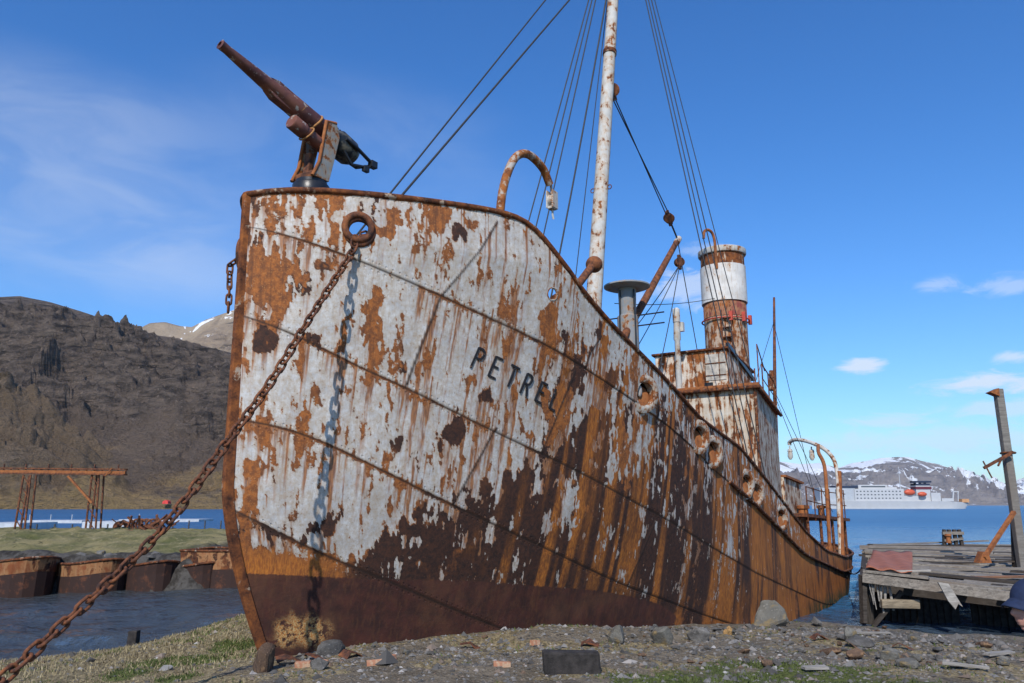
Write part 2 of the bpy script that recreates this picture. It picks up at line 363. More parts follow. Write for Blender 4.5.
# ---- hull grid: rows are strakes between the plate seams, columns are stations
cols = np.concatenate([(np.linspace(0, 1, 22) ** 2) * .30, np.arange(.32, 12, .022), np.arange(12.05, 26, .05), np.arange(26.1, 35.01, .1)])
rows = [(0, 1, 62), (1, 2, 62), (2, 3, 56), (3, 4, 56), (4, 5, 56)]
sn = cols[None, :]
lev = [z_rail, z_A, z_B, z_C, z_D, z_K]
Zl = []
for L in lev:
    s = sn + 0 * sn
    for _ in range(3): s = sn + s0(L(s)) * np.exp(-sn / 3)
    Zl.append(L(s)[0])
Z = []; FR = []
for a, b, n in rows:
    for i in range(n):
        t = i / n if b < 5 else i / (n - 1)
        Z.append(Zl[a] * (1 - t) + Zl[b] * t); FR.append((a, t))
Z = np.array(Z); nr, nc = Z.shape
Sg = sn + s0(Z) * np.exp(-sn / 3)
T = half(Sg, Z); T00 = T
strake = np.array([a for a, t in FR])[:, None] + 0 * Z; frac = np.array([t for a, t in FR])[:, None] + 0 * Z
arc = np.concatenate([np.zeros((nr, 1)), np.cumsum(np.hypot(np.diff(Sg, axis=1), np.diff(T, axis=1)), axis=1)], axis=1)
grow = sstep(.02, .5, sn)
T = T + grow * (.020 * frac * (strake < 4.5) + .026 * (fbm(arc * 1.3, Z * 1.3, 3, 5) - .5) - .006 * np.abs(np.sin(Sg * math.pi / .58)) ** 4 * sstep(.3, .6, fbm(arc * .6, Z * .6, 3, 6)) + .010 * (fbm(arc * .55, Z * 2.6, 2, 9) - .5))
seamd = np.minimum(frac, 1 - frac)                                   # nearness of a plate seam
P3 = np.stack([Sg, T00, Z], -1)
# butt laps of the plates, raised welts across a strake
butt = np.zeros_like(Z)
for b in DATA['butts']:
    for p, q in zip(b, b[1:]):
        p = np.array(p); q = np.array(q); d = q - p; L2 = d @ d
        tt = np.clip(((P3 - p) @ d) / L2, 0, 1); dist = np.linalg.norm(P3 - (p + tt[..., None] * d), axis=-1)
        butt = np.maximum(butt, 1 - sstep(.0, .035, dist))
T = T + .012 * butt
# ---- how much of the paint has gone, where it has run
cp = np.array(DATA['cov']); num = 0; den = 0
for s_, t_, z_, c_ in cp:
    d2 = (Sg - s_) ** 2 * .6 + (T - t_) ** 2 + (Z - z_) ** 2 * 1.3 + .03
    wgt = 1 / d2 ** 1.6; num = num + wgt * c_; den = den + wgt
cov = num / den
far = sstep(9.5, 15, Sg + 1.5 * (strake - 1)); cov = cov * (1 - far) + far * (1.06 - .42 * (strake == 0) * (1 - sstep(16, 20, Sg)))
N1 = fbm(arc * 1.7, Z * .95, 6, 3, .60); N2 = fbm(arc * 5.6, Z * 2.5, 5, 8, .62); N3 = fbm(arc * 17, Z * 5.5, 4, 18, .6)
N = N1 * .22 + N2 * .40 + N3 * .38
rk = np.sort(N[::5, ::5].ravel()); U = np.searchsorted(rk, N) / len(rk)
cov = cov * (1 - .40 * (1 - sstep(.35, .6, cov)))
rust = .5 + (cov * .95 - U) * .72
dark = np.clip(.22 + .62 * sstep(.42, .78, cov) + (fbm(arc * 1.6, Z * 1.2, 5, 21) - .5) * 1.5, 0, 1)
wob = (fbm(arc * 5, Z * 5, 4, 77) - .5)
for s_, t_, z_, rh, rv, ty, st in DATA['pat']:
    d2 = np.sqrt(((Sg - s_) ** 2 + (T - t_) ** 2) / rh ** 2 + ((Z - z_) / rv) ** 2) + wob * 2.4 + (N2 - .5) * 3.2 + (N3 - .5) * 1.5 + (N1 - .5) * 1.2
    g = np.clip(1.12 - d2, -1, .6) * st
    rust = np.maximum(rust, .42 + g * .75); m = sstep(.0, .35, g)
    dark = dark * (1 - m) + m * ((.08 if ty == 0 else .92) + (N2 - .5) * .9)
seamrust = (1 - sstep(.0, .05, frac)) * (strake > 0) * sstep(.30, .62, fbm(arc * 1.4, Z * .4, 4, 55)) + .8 * butt * sstep(.3, .6, fbm(arc * 2, Z * 2, 3, 58))
rust = np.maximum(rust, .34 + .26 * seamrust)
edge0 = (1 - sstep(.02, .06, (zt := (Zl[0][None, :] - Z)))) ; rust = np.maximum(rust, .40 + .2 * edge0 * fbm(arc * 3, Z, 3, 5))
# runs: rust washed down the plates, row by row
colw = vnoise(arc * 11 + 2 * vnoise(arc * 2, Z * .3, 2), Z * .2, 91) ** 2 * (.10 + vnoise(arc * 50, Z * .15, 92) ** 2) * 3.6
src = (sstep(.47, .54, rust) * .70 + seamrust * .7 + .5 * butt) * colw
run = np.zeros_like(Z); cur = np.zeros(nc)
dk = .25 + 1.3 * vnoise(cols * 3.1, cols * 0, 95) ** 1.5
for i in range(nr):
    if i:
        dz = np.maximum(0, Z[i - 1] - Z[i]); cur = cur * np.exp(-dz / dk)
    cur = np.maximum(cur, np.clip(src[i], 0, 1)); run[i] = cur
run = np.clip(run * (.6 + .8 * vnoise(Sg * 55, Z * .8, 96)), 0, 1)
# bright orange runs over the old dark rust amidships
zb = spline(DATA['boot'] + [(14, .3), (20, -.5), (36, -.6)], .6)
og = vnoise(Sg * 3.6 + 1.2 * vnoise(Sg * .6, Z * .25, 40), Z * .12, 41) * .6 + vnoise(Sg * 9.5, Z * .22, 42) * .4
ost = sstep(.42, .62, og) * sstep(3.2, 5.6, Sg + .5 * wob * 4) * (.45 + .55 * sstep(.0, .5, fbm(arc * .9, Z * .7, 3, 43) - .2))
ost = np.clip(ost + .85 * sstep(10, 15, Sg) * sstep(.35, .6, fbm(arc * 2.2, Z * .5, 4, 44)), 0, 1)
boot = np.clip(.5 + (zb(Sg) - Z) / .40, 0, 1) * (1 - sstep(8, 11, Sg))
band = np.clip(.5 + (zb(Sg) + .30 - Z + .25 * wob) / .3, 0, 1) * (1 - sstep(.8, 2.0, Sg)) * (1 - sstep(.45, .8, boot))
rust = np.maximum(rust, np.clip(boot * 1.5 - .25, 0, .9)); rust = np.maximum(rust, .30 + band * .42); dark = dark * (1 - band) + .0 * band; ost = np.maximum(ost, band * .8)
foot = (1 - sstep(.2, .9, np.hypot((arc - .75) / .8, (Z - 1.55) / .34) + wob * .9))
weed = sstep(.0, .5, .55 - Z + .25 * wob) * sstep(17, 21, Sg)
dents = None
def side(sign, cs, rs):
    a = {k: v[::rs, ::cs] for k, v in dict(s=Sg, t=T, z=Z, rust=rust, dark=dark, run=run, ost=ost, boot=boot, foot=foot, weed=weed, arc=arc, sd=np.minimum(frac, 1 - frac) * (np.array(Zl)[:-1] - np.array(Zl)[1:])[strake[:, 0].astype(int)], seam=np.maximum((1 - sstep(0, .02, frac)) * (strake > 0), sstep(.10, .55, butt))).items()}
    V = np.stack([a['s'], -sign * a['t'], a['z']], -1).reshape(-1, 3); F = grid_faces(*a['s'].shape)
    if sign < 0: F = F[:, ::-1]
    hl = [(Vector(h), r) for h, r in zip(DATA['holes'], (.155, .105))] + [(Vector(h), .235) for h in DATA['ports']]
    for h, r in hl:
        h = np.array((h.x, -sign * h.y, h.z)); d = np.linalg.norm(V - h, axis=1); fd = d[F]
        keep = fd.max(1) > r; F = F[keep]; b = np.unique(F[(d[F] <= r).any(1)]); b = b[d[b] <= r * 1.0]
        V[b] = h + (V[b] - h) * (r / np.maximum(d[b], 1e-4))[:, None]
    return V, F, {k: v.reshape(-1) for k, v in a.items() if k not in 'stz'}
V1, F1, A1 = side(1, 1, 1); V2, F2, A2 = side(-1, 3, 3)
AA = {k: np.concatenate([A1[k], A2[k]]) for k in A1}

n = NT('weathered_hull_plating'); v = n.obj
fine = n.noise(v, 13, 8, .68); fine2 = n.noise(v, 60, 4, .6); mid = n.noise(v, 4.2, 6, .62)
vst = n.map(v, (1, 1, .10)); st1 = n.noise(vst, 20, 4, .55); st2 = n.noise(n.map(v, (1, 1, .05)), 55, 3, .5)
rr = n.m_('ADD', n.attr('rust'), n.m_('ADD', n.m_('MULTIPLY', n.m_('SUBTRACT', fine, .5), .52), n.m_('MULTIPLY', n.m_('SUBTRACT', fine2, .5), .16)))
mask = n.step(rr, .485, .515); halo = n.step(rr, .30, .49)
pc = n.mix(n.step(mid, .30, .72), (.58, .575, .56), (.41, .42, .435))
pc = n.mix(n.m_('MULTIPLY', n.step(st2, .52, .72), .45), pc, (.28, .26, .24))
pc = n.mix(n.m_('MULTIPLY', n.step(fine, .56, .66), .35), pc, (.24, .24, .255))
pc = n.mix(n.m_('MULTIPLY', n.step(n.noise(v, 34, 5, .7), .60, .66), .75), pc, (.13, .10, .08))
rn = n.m_('MULTIPLY', n.attr('run'), n.step(st1, .25, .7, .35, 1.25), None, True)
pc = n.mix(n.m_('MULTIPLY', n.step(n.noise(vst, 6, 5, .6), .48, .68), .38), pc, (.33, .265, .185))
pc = n.mix(n.m_('MULTIPLY', halo, .6), pc, (.35, .25, .15))
pc = n.mix(n.step(rn, .10, .6, 0, .92), pc, n.mix(n.step(st2, .35, .65), (.33, .130, .038), (.16, .060, .026)))
dk_ = n.m_('ADD', n.attr('dark'), n.m_('MULTIPLY', n.m_('SUBTRACT', mid, .5), .9))
rc = n.mix(n.step(fine, .34, .64), (.34, .112, .026), (.150, .052, .020)); rc = n.mix(n.step(fine2, .56, .7), rc, (.40, .19, .065)); rc = n.mix(n.m_('MULTIPLY', n.step(n.noise(vst, 11, 5, .6), .5, .66), .6), rc, (.080, .034, .020))
dc = n.mix(n.step(fine, .32, .68), (.066, .026, .015), (.024, .013, .011)); dc = n.mix(n.step(fine2, .58, .72), dc, (.10, .048, .026))
rc = n.mix(n.step(dk_, .30, .60), rc, dc)
oo = n.m_('MULTIPLY', n.attr('ost'), n.step(st1, .2, .7, .45, 1.2), None, True)
rc = n.mix(n.m_('MULTIPLY', oo, .85), rc, n.mix(n.step(st2, .35, .66), (.52, .180, .026), (.27, .080, .018)))
bt = n.mix(n.step(mid, .3, .7), (.082, .026, .018), (.038, .016, .013))
bt = n.mix(n.m_('MULTIPLY', n.step(st1, .48, .7), .55), bt, (.105, .042, .020))
bt = n.mix(n.m_('MULTIPLY', n.step(n.noise(v, 1.1, 5, .6), .5, .66), .5), bt, (.115, .050, .026))
bm_ = n.step(n.m_('ADD', n.attr('boot'), n.m_('MULTIPLY', n.m_('SUBTRACT', fine, .5), .22)), .47, .53)
rc = n.mix(n.m_('MULTIPLY', bm_, .94), rc, bt)
c = n.mix(mask, pc, rc)
c = n.mix(n.m_('MULTIPLY', n.attr('foot'), n.step(fine, .42, .52)), c, n.mix(n.step(fine2, .4, .6), (.52, .36, .16), (.42, .15, .03)))
c = n.mix(n.m_('MULTIPLY', n.attr('weed'), n.step(mid, .3, .55)), c, (.020, .034, .012))
c = n.mix(n.m_('MULTIPLY', n.attr('seam'), .88), c, (.03, .018, .014))
ra = n.m_('MULTIPLY', n.m_('SUBTRACT', n.m_('FRACT', n.m_('DIVIDE', n.attr('arc'), .105)), .5), .105); rb = n.m_('SUBTRACT', n.attr('sd'), .055)
rv = n.step(n.m_('SQRT', n.m_('ADD', n.m_('MULTIPLY', ra, ra), n.m_('MULTIPLY', rb, rb))), .020, .008)
hgt = n.m_('ADD', n.m_('ADD', n.m_('MULTIPLY', rv, .9), n.m_('MULTIPLY', mask, -.55)), n.m_('ADD', n.m_('MULTIPLY', fine, n.m_('ADD', .25, n.m_('MULTIPLY', mask, .6))), n.m_('MULTIPLY', fine2, .25)))
hull_mat = n.done(c, n.mix(mask, (.52,) * 3, (.84,) * 3), 0, n.bump(hgt, .75, .012), .35)

hull = np_mesh('hull', np.concatenate([V1, V2]), np.concatenate([F1, F2 + len(V1)]), hull_mat, ship, True, AA)

M_rim = rusty('rusted_rail', (.30, .27, .25), .72, .3, .72, 2.6); M_rust = allrust('orange_rust', .25, 2.0); M_rustd = allrust('dark_rust', .72, 2.0)
M_stem = rusty('stem_rust', (.34, .32, .30), .74, .5, .62, 1.6)
M_whitepaint = rusty('chipped_white_paint', (.55, .54, .51), .30, .45, .4, 1.6)
M_cream = rusty('streaked_cream_paint', (.60, .55, .47), .44, .85, .5, 1.5)
M_mast = rusty('chipped_mast_paint', (.52, .51, .48), .34, .4, .45, 1.6)
M_oxide = allrust('dull_red_oxide', .62, 2.4)
M_black = plain('black_paint', (.018, .019, .022), .35, .4, 6)
M_wire = plain('dark_wire', (.035, .033, .034), .6, .3, 8)
M_grey = rusty('grey_gun_paint', (.30, .30, .28), .42, .3, .35, 3.2)
M_deck = wood('old_deck_planking', (.16, .13, .10), 'X')

# ---- hull fittings (sub-parts of the hull)
zs = np.linspace(7.76, .4, 60); vs = []; fs = []
for z in zs:
    a_ = float(s0(np.float64(z))); vs += [S(a_ - .05, -.035, z), S(a_ - .05, .035, z), S(a_ + .07, .085, z), S(a_ + .07, -.085, z)]
for i in range(len(zs) - 1):
    for j in range(4): fs.append((4 * i + j, 4 * i + (j + 1) % 4, 4 * i + 4 + (j + 1) % 4, 4 * i + 4 + j))
fs += [(3, 2, 1, 0), tuple(4 * (len(zs) - 1) + j for j in range(4))]
MB().add(vs, fs).build('stem_bar', M_stem, hull, .012)
rail_s = np.concatenate([(np.linspace(0, 1, 12) ** 2) * .4, np.arange(.5, 6, .18), np.arange(6, 34.9, .4), [34.95]])
def railpt(s, sg, off=0., dz=0.): return S(float(s), sg * (float(half(np.float64(s), z_rail(s))) + off), float(z_rail(s)) + dz)
path = [railpt(s, -1, .0, .03) for s in rail_s[::-1]] + [railpt(s, 1, .0, .03) for s in rail_s[1:]]
MB().tube(path, .046, 10).build('rail_cap', M_rim, hull)
def surf(s, z, off=0.): return S(float(s), float(half(np.float64(s), np.float64(z))) + off, float(z))
for sg in (1, -1):
    MB().tube([S(s, sg * (float(half(np.float64(s), z_A(s))) + .04), float(z_A(s))) for s in np.arange(11.5, 34.6, .4)], [.045] * len(np.arange(11.5, 34.6, .4)), 8).build('rubbing_strake', M_rim, hull)
def normal(s, z):
    e = .02; a = Vector(surf(s + e, z) - surf(s - e, z)); b = Vector(surf(s, z + e) - surf(s, z - e)); nn = a.cross(b).normalized()
    return nn if nn.y < 0 else -nn
M_ring = rusty('worn_porthole_rim', (.40, .40, .38), .48, .4, .4, 3)
for i, h in enumerate(DATA['holes']):
    for sg in ((1, -1) if i == 0 else (1,)):
        nn = normal(h[0], h[2]); c = S(h[0], h[1], h[2])
        if sg < 0: nn = Vector((nn.x, -nn.y, nn.z)); c = Vector((c.x, -c.y, c.z))
        mb = MB()
        if sg < 0: mb.torus(c + nn * .12, nn, .24, .05, 30, 10); mb.tube([c, c + nn * .13], .2, 16); mb.build('hawse_lip', M_rustd, hull)
        elif i == 0:
            mb.torus(c + nn * .03, nn, .195, .052, 36, 12).torus(c + nn * .01 + Vector((.03, 0, -.05)), nn, .20, .05, 36, 12)
            mb.build('hawse_ring', M_rustd, hull)
        else:
            mb.torus(c, nn, .112, .022, 28, 8).build('fairlead_ring', M_ring, hull)
M_void = plain('painted_inner_shade', (.05, .035, .028), .9, .4, 5)  # dark colour stands in for the shade inside portholes and freeing ports
M_lid = allrust('porthole_cover_rust', .12, 1.6); M_plug = plain('faded_interior_paint', (.5, .46, .42), .7, .3, 6)
for i, h in enumerate(DATA['ports']):
    nn = (normal(h[0], h[2]) + Vector((-.30, 0, 0))).normalized(); c = S(*h); r0 = .235
    ring = MB().lathe(c - nn * .12, nn, [(0, r0 - .005), (.17, r0 - .005), (.185, r0 + .02), (.19, r0 + .07), (.165, r0 + .135), (.10, r0 + .15)], 36, True, False)
    ring.build('porthole_rim', M_ring, hull)
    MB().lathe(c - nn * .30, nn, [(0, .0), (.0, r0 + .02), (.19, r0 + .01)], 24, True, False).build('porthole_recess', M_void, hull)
    up = Vector((0, 0, 1)); up = (up - nn * up.dot(nn)).normalized(); sd = nn.cross(up)
    tl = (nn + up * .34 - Vector((.10, 0, 0))).normalized()
    MB().lathe(c - nn * .10 - up * .045, tl, [(0, 0), (0, r0 - .025), (.03, r0 - .03), (.045, r0 - .07), (.05, 0)], 32, True, False).build('porthole_cover', M_lid, hull)
    if i == 0:
        MB().ball(c - nn * .06 + up * .05 + Vector((-.08, 0, 0)), (.07, .05, .12), 10).build('white_interior_glimpse', M_plug, hull)  # pale lump standing in for the white interior glimpsed past the cover
# freeing ports low in the bulwark right aft
for s in (25.4, 26.9):
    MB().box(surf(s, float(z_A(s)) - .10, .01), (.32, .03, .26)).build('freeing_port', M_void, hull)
# ---- the name, strokes laid on the plating
nm = DATA['name']; b0 = np.array(nm[0]); u0 = np.array(nm[1]) - b0; b1 = np.array(nm[2]); 
bl = b1 - b0; uh = (u0 + (np.array(nm[3]) - b1)) / 2
GL = {'P': [[(0, 0), (0, 1), (.30, 1), (.46, .92), (.5, .76), (.44, .58), (.30, .5), (0, .5)]], 'E': [[(.48, 0), (0, 0), (0, 1), (.48, 1)], [(0, .52), (.38, .52)]],
      'T': [[(.27, 0), (.27, 1)], [(-.02, 1), (.56, 1)]], 'R': [[(0, 0), (0, 1), (.32, 1), (.48, .92), (.5, .76), (.45, .58), (.32, .5), (0, .5)], [(.26, .5), (.52, 0)]],
      'L': [[(0, 1), (0, 0), (.46, 0)]]}
mb = MB(); adv = np.linspace(0, 1, 6)
for k, ch in enumerate('PETREL'):
    for stq in GL[ch]:
        P = []
        for (a, b), (c_, d) in zip(stq, stq[1:]):
            m = 8
            P += [(a + (c_ - a) * i / m, b + (d - b) * i / m) for i in range(m)]
        P.append(stq[-1]); V = []; 
        for i, (x, y) in enumerate(P):
            q = b0 + bl * adv[k] + bl * (x * .155) + uh * y; V.append(surf(q[0], q[2], .027))
        # ribbons with thickness
        vs = []; fs = []
        for i, p in enumerate(V):
            d = (V[min(i + 1, len(V) - 1)] - V[max(i - 1, 0)]).normalized(); nn = normal(p.x, p.z); w = d.cross(nn).normalized() * .017
            e = d * (.015 if i == len(V) - 1 else (-.015 if i == 0 else 0))
            vs += [p + w + e + nn * .004, p - w + e + nn * .004, p - w + e - nn * .02, p + w + e - nn * .02]
        for i in range(len(V) - 1):
            for j in range(4): fs.append((4 * i + j, 4 * i + (j + 1) % 4, 4 * i + 4 + (j + 1) % 4, 4 * i + 4 + j))
        fs += [(3, 2, 1, 0), tuple(4 * (len(V) - 1) + j for j in range(4))]
        mb.add(vs, fs)
n = NT('worn_black_lettering'); M_name = n.done(n.mix(n.step(n.noise(n.obj, 16, 5, .65), .60, .68), (.012, .012, .016), (.22, .13, .08)), .7)
mb.build('ship_name', M_name, hull)

# ---- decks
def deck_strip(sa, sb, drop, nm_, nseg=40):
    V = []
    for s in np.linspace(sa, sb, nseg):
        z = float(z_rail(s)) - drop; h_ = float(half(np.float64(s), np.float64(z))) - .06
        V += [(s, -h_, z), (s, h_, z), (s, h_, z - .05), (s, -h_, z - .05)]
    F = []
    for i in range(nseg - 1):
        for j in range(4): F.append((4 * i + j, 4 * i + (j + 1) % 4, 4 * i + 4 + (j + 1) % 4, 4 * i + 4 + j))
    F += [(3, 2, 1, 0), tuple(4 * (nseg - 1) + j for j in range(4))]
    MB().add(V, F).build(nm_, M_deck, ship)
deck_strip(.3, 3.7, .92, 'gun_platform_deck'); deck_strip(3.9, 34.4, .85, 'main_deck', 90)

# ---- harpoon gun
gun = MB().lathe(S(1.25, 0, 6.9), (0, 0, 1), [(0, .34), (1.27, .30), (1.31, .30)], 32).build('harpoon_gun', M_rustd, ship)
MB().lathe(S(1.22, 0, 8.17), (0, 0, 1), [(0, .27), (.0, .295), (.13, .295), (.15, .28), (.15, .25), (.21, .25), (.23, .18)], 40).build('swivel_ring', M_black, gun)
mz = S(-.64, .0, 9.86); br = S(1.95, 0, 9.21); ax = (mz - br).normalized(); GL_ = (mz - br).length
upv = (Vector((0, 0, 1)) - ax * ax.z).normalized(); lat = Vector((0, 1, 0))
def G(d, u=0., y=0.): return br + ax * d + upv * u + lat * y
n = NT('oxide_red_gun_paint'); v = n.obj
c = n.mix(n.step(n.noise(v, 3.5, 6, .62), .36, .62), (.085, .032, .030), (.19, .072, .045))
c = n.mix(n.step(n.noise(v, 9, 6, .68), .57, .63), c, (.36, .33, .29)); c = n.mix(n.step(n.noise(v, 7, 5, .6), .58, .7), c, (.05, .028, .022))
M_gun = n.done(c, .5, .1, n.bump(n.noise(v, 30, 5, .6), .35, .006))
MB().lathe(G(.55), ax, [(0, .15), (.02, .175), (.72, .165), (.78, .15), (1.0, .135), (1.25, .112), (1.62, .092), (GL_ - .66, .070), (GL_ - .60, .074), (GL_ - .57, .074), (GL_ - .55, .08), (GL_ - .54, .04), (GL_ - .64, .035)], 32).build('barrel', M_gun, gun)
# split sleeve lifting off the barrel
for sg, a0 in ((1, .115), (-1, .115)):
    q = [G(1.05, sg * .15), G(1.62, sg * .16), G(1.78, sg * .10), G(1.05, sg * .10)]
    MB().prism([p - lat * .075 for p in q], lat * .15).build('barrel_sleeve', M_gun, gun, .01)
M_rope = plain('ochre_rope', (.36, .17, .06), .9, .3, 20)
for d, r in ((.78, .176), (1.12, .150)):
    mb = MB()
    mb.torus(G(d), (ax + upv * .35).normalized(), r, .021, 28, 6); mb.build('rope_lashing', M_rope, gun)
cyl = MB().lathe(G(.40, -.38, -.14), ax, [(0, .11), (.62, .11), (.63, .125), (.86, .125), (.88, .11), (.885, 0)], 28).build('recoil_cylinder', M_gun, gun)
MB().torus(G(.94, -.38, -.14), (ax + upv * .3).normalized(), .138, .016, 28, 6).build('rope_lashing', M_rope, gun)
for sg in (1, -1):
    pl = [S(1.02, 0, 8.38), S(1.36, 0, 8.38), S(1.46, 0, 8.8), S(1.55, 0, 9.22), S(1.47, 0, 9.44), S(1.26, 0, 9.40), S(1.20, 0, 9.0), S(1.15, 0, 8.66)]
    pl = [p + Vector((0, -sg * .235 - .02, 0)) for p in pl]
    MB().prism(pl, Vector((0, .04, 0))).build('cradle_plate', M_grey, gun, .006)
    MB().tube([p + Vector((0, .02, 0)) for p in pl[4:] + pl[:1]], .032, 6).build('cradle_rim', M_rust, gun)
MB().box(S(1.2, 0, 8.44), (.30, .40, .12)).bar(S(1.12, 0, 8.45), S(1.16, 0, 8.85), .13, .10).build('cradle_base', M_rustd, gun, .02)
n = NT('dark_breech_steel'); M_br = n.done(n.mix(n.step(n.noise(n.obj, 6, 6, .6), .45, .66), (.028, .031, .034), (.22, .19, .14)), .45, .4, n.bump(n.noise(n.obj, 22, 4, .6), .4, .008))
MB().lathe(G(-.10), ax, [(-.06, .05), (-.06, .17), (.04, .225), (.34, .235), (.42, .19), (.62, .18)], 28).build('breech', M_br, gun)
mb = MB()
for k in range(6): mb.box(G(.10 + .06 * k, .19), (.03, .16, .05))
mb.tube([G(.25, .0, -.24), G(-.05, -.02, -.26), G(-.38, -.06, -.26)], .032, 8).tube([G(.2, -.2, -.2), G(.0, -.34, -.22), G(-.30, -.20, -.24), G(-.44, -.10, -.26)], .028, 8)
mb.tube([G(.25, .0, .24), G(-.05, -.02, .2), G(-.38, -.06, .1), G(-.42, -.08, -.2)], .028, 8)
mb.box(G(-.42, -.07, -.26), (.14, .10, .12)).box(G(-.30, -.24, -.25), (.12, .07, .10))
mb.build('training_handle', M_black, gun, .004)

# ---- mast, boom, stays
def mastx(z): return 11.11 + .1738 * (z - 8.59)
mast = MB().tube([S(mastx(z), 0, z) for z in (5.2, 8.6, 13, 18.5, 23.6)], [.225, .212, .195, .165, .12], 20).build('mast', M_mast, ship)
for z in (16.4, 20.6, 22.1): MB().lathe(S(mastx(z), 0, z), (.1738, 0, 1), [(0, .19), (.0, .205), (.14, .205), (.14, .18)], 20).build('mast_band', M_rim, mast)
for y in (.26, -.26): MB().torus(S(mastx(11.9), y, 11.9), (1, 0, 0), .06, .014, 14, 6).build('eye_ring', M_rim, mast)
MB().box(S(mastx(20.3) - .1, 0, 20.3), (.5, 1.6, .08)).build('crosstree', M_rustd, mast)
boom = MB().tube([S(11.6, .1, 6.9), S(14.5, .03, 9.4), S(17.4, 0, 12.05)], [.115, .115, .09], 14).build('cargo_boom', M_oxide, ship)
MB().lathe(S(17.25, 0, 11.9), (.74, 0, .66), [(0, .10), (.0, .112), (.35, .105), (.35, .08)], 14).build('boom_cap', M_mast, boom)
def block(name, c, ax_, r, par, mat):
    c = Vector(c); mb = MB(); ax_ = Vector(ax_).normalized(); w = ax_.orthogonal().normalized()
    for k in (-.5, 0, .5):
        mb.lathe(c + w * (k * r * .9 - r * .12), w, [(0, r * .8), (r * .06, r), (r * .2, r), (r * .25, r * .8)], 16)
    mb.bar(c - ax_ * r * 1.5, c + ax_ * r * 1.5, r * .5, r * 1.2)
    mb.build(name, mat, par, .004)
topb = S(16.68, 0, 12.6)
block('pulley_block', topb, (.7, 0, -.7), .17, boom, M_rustd)
block('pulley_block', S(17.2, .1, 11.2), (0, 0, 1), .16, boom, M_rustd)
block('pulley_block', S(mastx(15.4) + .28, 0, 15.3), (.5, 0, -1), .2, mast, M_rustd)
def wire(a, b, r=.016, sag=0., n=14, mat=None, name='rigging_wire', par=None):
    a = Vector(a); b = Vector(b); P = []
    for i in range(n + 1):
        t = i / n; P.append(a.lerp(b, t) - Vector((0, 0, 4 * sag * t * (1 - t))))
    return MB().tube(P, r, 6).build(name, mat or M_wire, par or ship)
wire(S(1.70, 0, 7.05), S(mastx(22.1), 0, 22.1), .018); wire(S(1.86, 0, 7.05), S(mastx(20.6), 0, 20.6), .023)
mt = lambda z, y=0.: S(mastx(z), y, z)
# boom lift and falls
wire(S(mastx(15.3) + .3, .02, 15.2), topb + Vector((-.1, .05, .1)), .018); wire(S(mastx(15.3) + .3, -.06, 15.2), topb + Vector((-.1, -.05, .1)), .018)
wire(topb, S(17.35, 0, 12.1), .03)
for q in ((12.9, -.6, 7.2), (13.6, -.3, 7.2), (14.5, .3, 7.0)): wire(S(17.2, .1, 11.1), S(*q), .015, .12)
wire(S(17.4, .0, 12.0), S(18.6, .1, 8.2), .015)
wire(S(13.2, -.4, 9.0), S(21.3, -.1, 10.9), .012, .12)
# shrouds
for q, zt in (((9.4, -2.7), 22.6), ((10.0, -2.75), 22.4), ((10.7, -2.8), 22.1)): wire(S(q[0], q[1], float(z_rail(q[0])) - .1), mt(zt, -.12), .02)
wire(S(11.2, -2.2, 5.5), mt(19.5, -.15), .026, .35); wire(S(12.6, -2.0, 5.3), mt(20.5, -.1), .014)
for q, zt, r in (((14.1, 3.0), 22.5, .016), ((14.8, 3.0), 22.8, .015), ((15.7, 3.0), 23.1, .016)): wire(S(q[0], q[1], float(z_rail(q[0])) - .05), mt(zt, .12), r)
wire(S(16.9, 2.4, 6.94), mt(23.5, .05), .013)
# ---- goose-neck davit on the bow with its block
dav = MB().tube(smooth_path([S(3.35, 2.2, 6.9), S(3.37, 2.2, 7.9), S(3.5, 2.2, 8.62), S(3.8, 2.22, 9.22), S(4.2, 2.24, 9.46), S(4.68, 2.26, 9.38), S(4.95, 2.26, 9.14)], 8), .075, 12).build('goose_neck_davit', rusty('rust_and_grey_paint', (.42, .42, .42), .55, .3, .2, 2.2), ship)
blk = MB()
for k in (-.06, .06): blk.box(S(5.03, 2.26 + k, 8.86), (.20, .03, .34))
blk.lathe(S(5.03, 2.20, 8.86), (0, -1, 0), [(0, .1), (.12, .1)], 16).box(S(5.03, 2.26, 8.70), (.16, .12, .05)).tube([S(5.0, 2.26, 9.15), S(5.02, 2.26, 8.98)], .025, 8).tube([S(5.05, 2.26, 8.68), S(5.05, 2.26, 8.58), S(5.08, 2.26, 8.50)], .022, 6)
blk.build('pulley_block', M_whitepaint, dav, .008)
# ---- lever with a ball end
MB().tube([S(6.2, 1.6, 7.3), S(7.45, 1.5, 7.93), S(8.1, 1.5, 8.5)], .085, 12).ball(S(8.2, 1.5, 8.56), .19, 12).build('ball_ended_vent', allrust('oxide_red_pipe', .6, 3), ship)
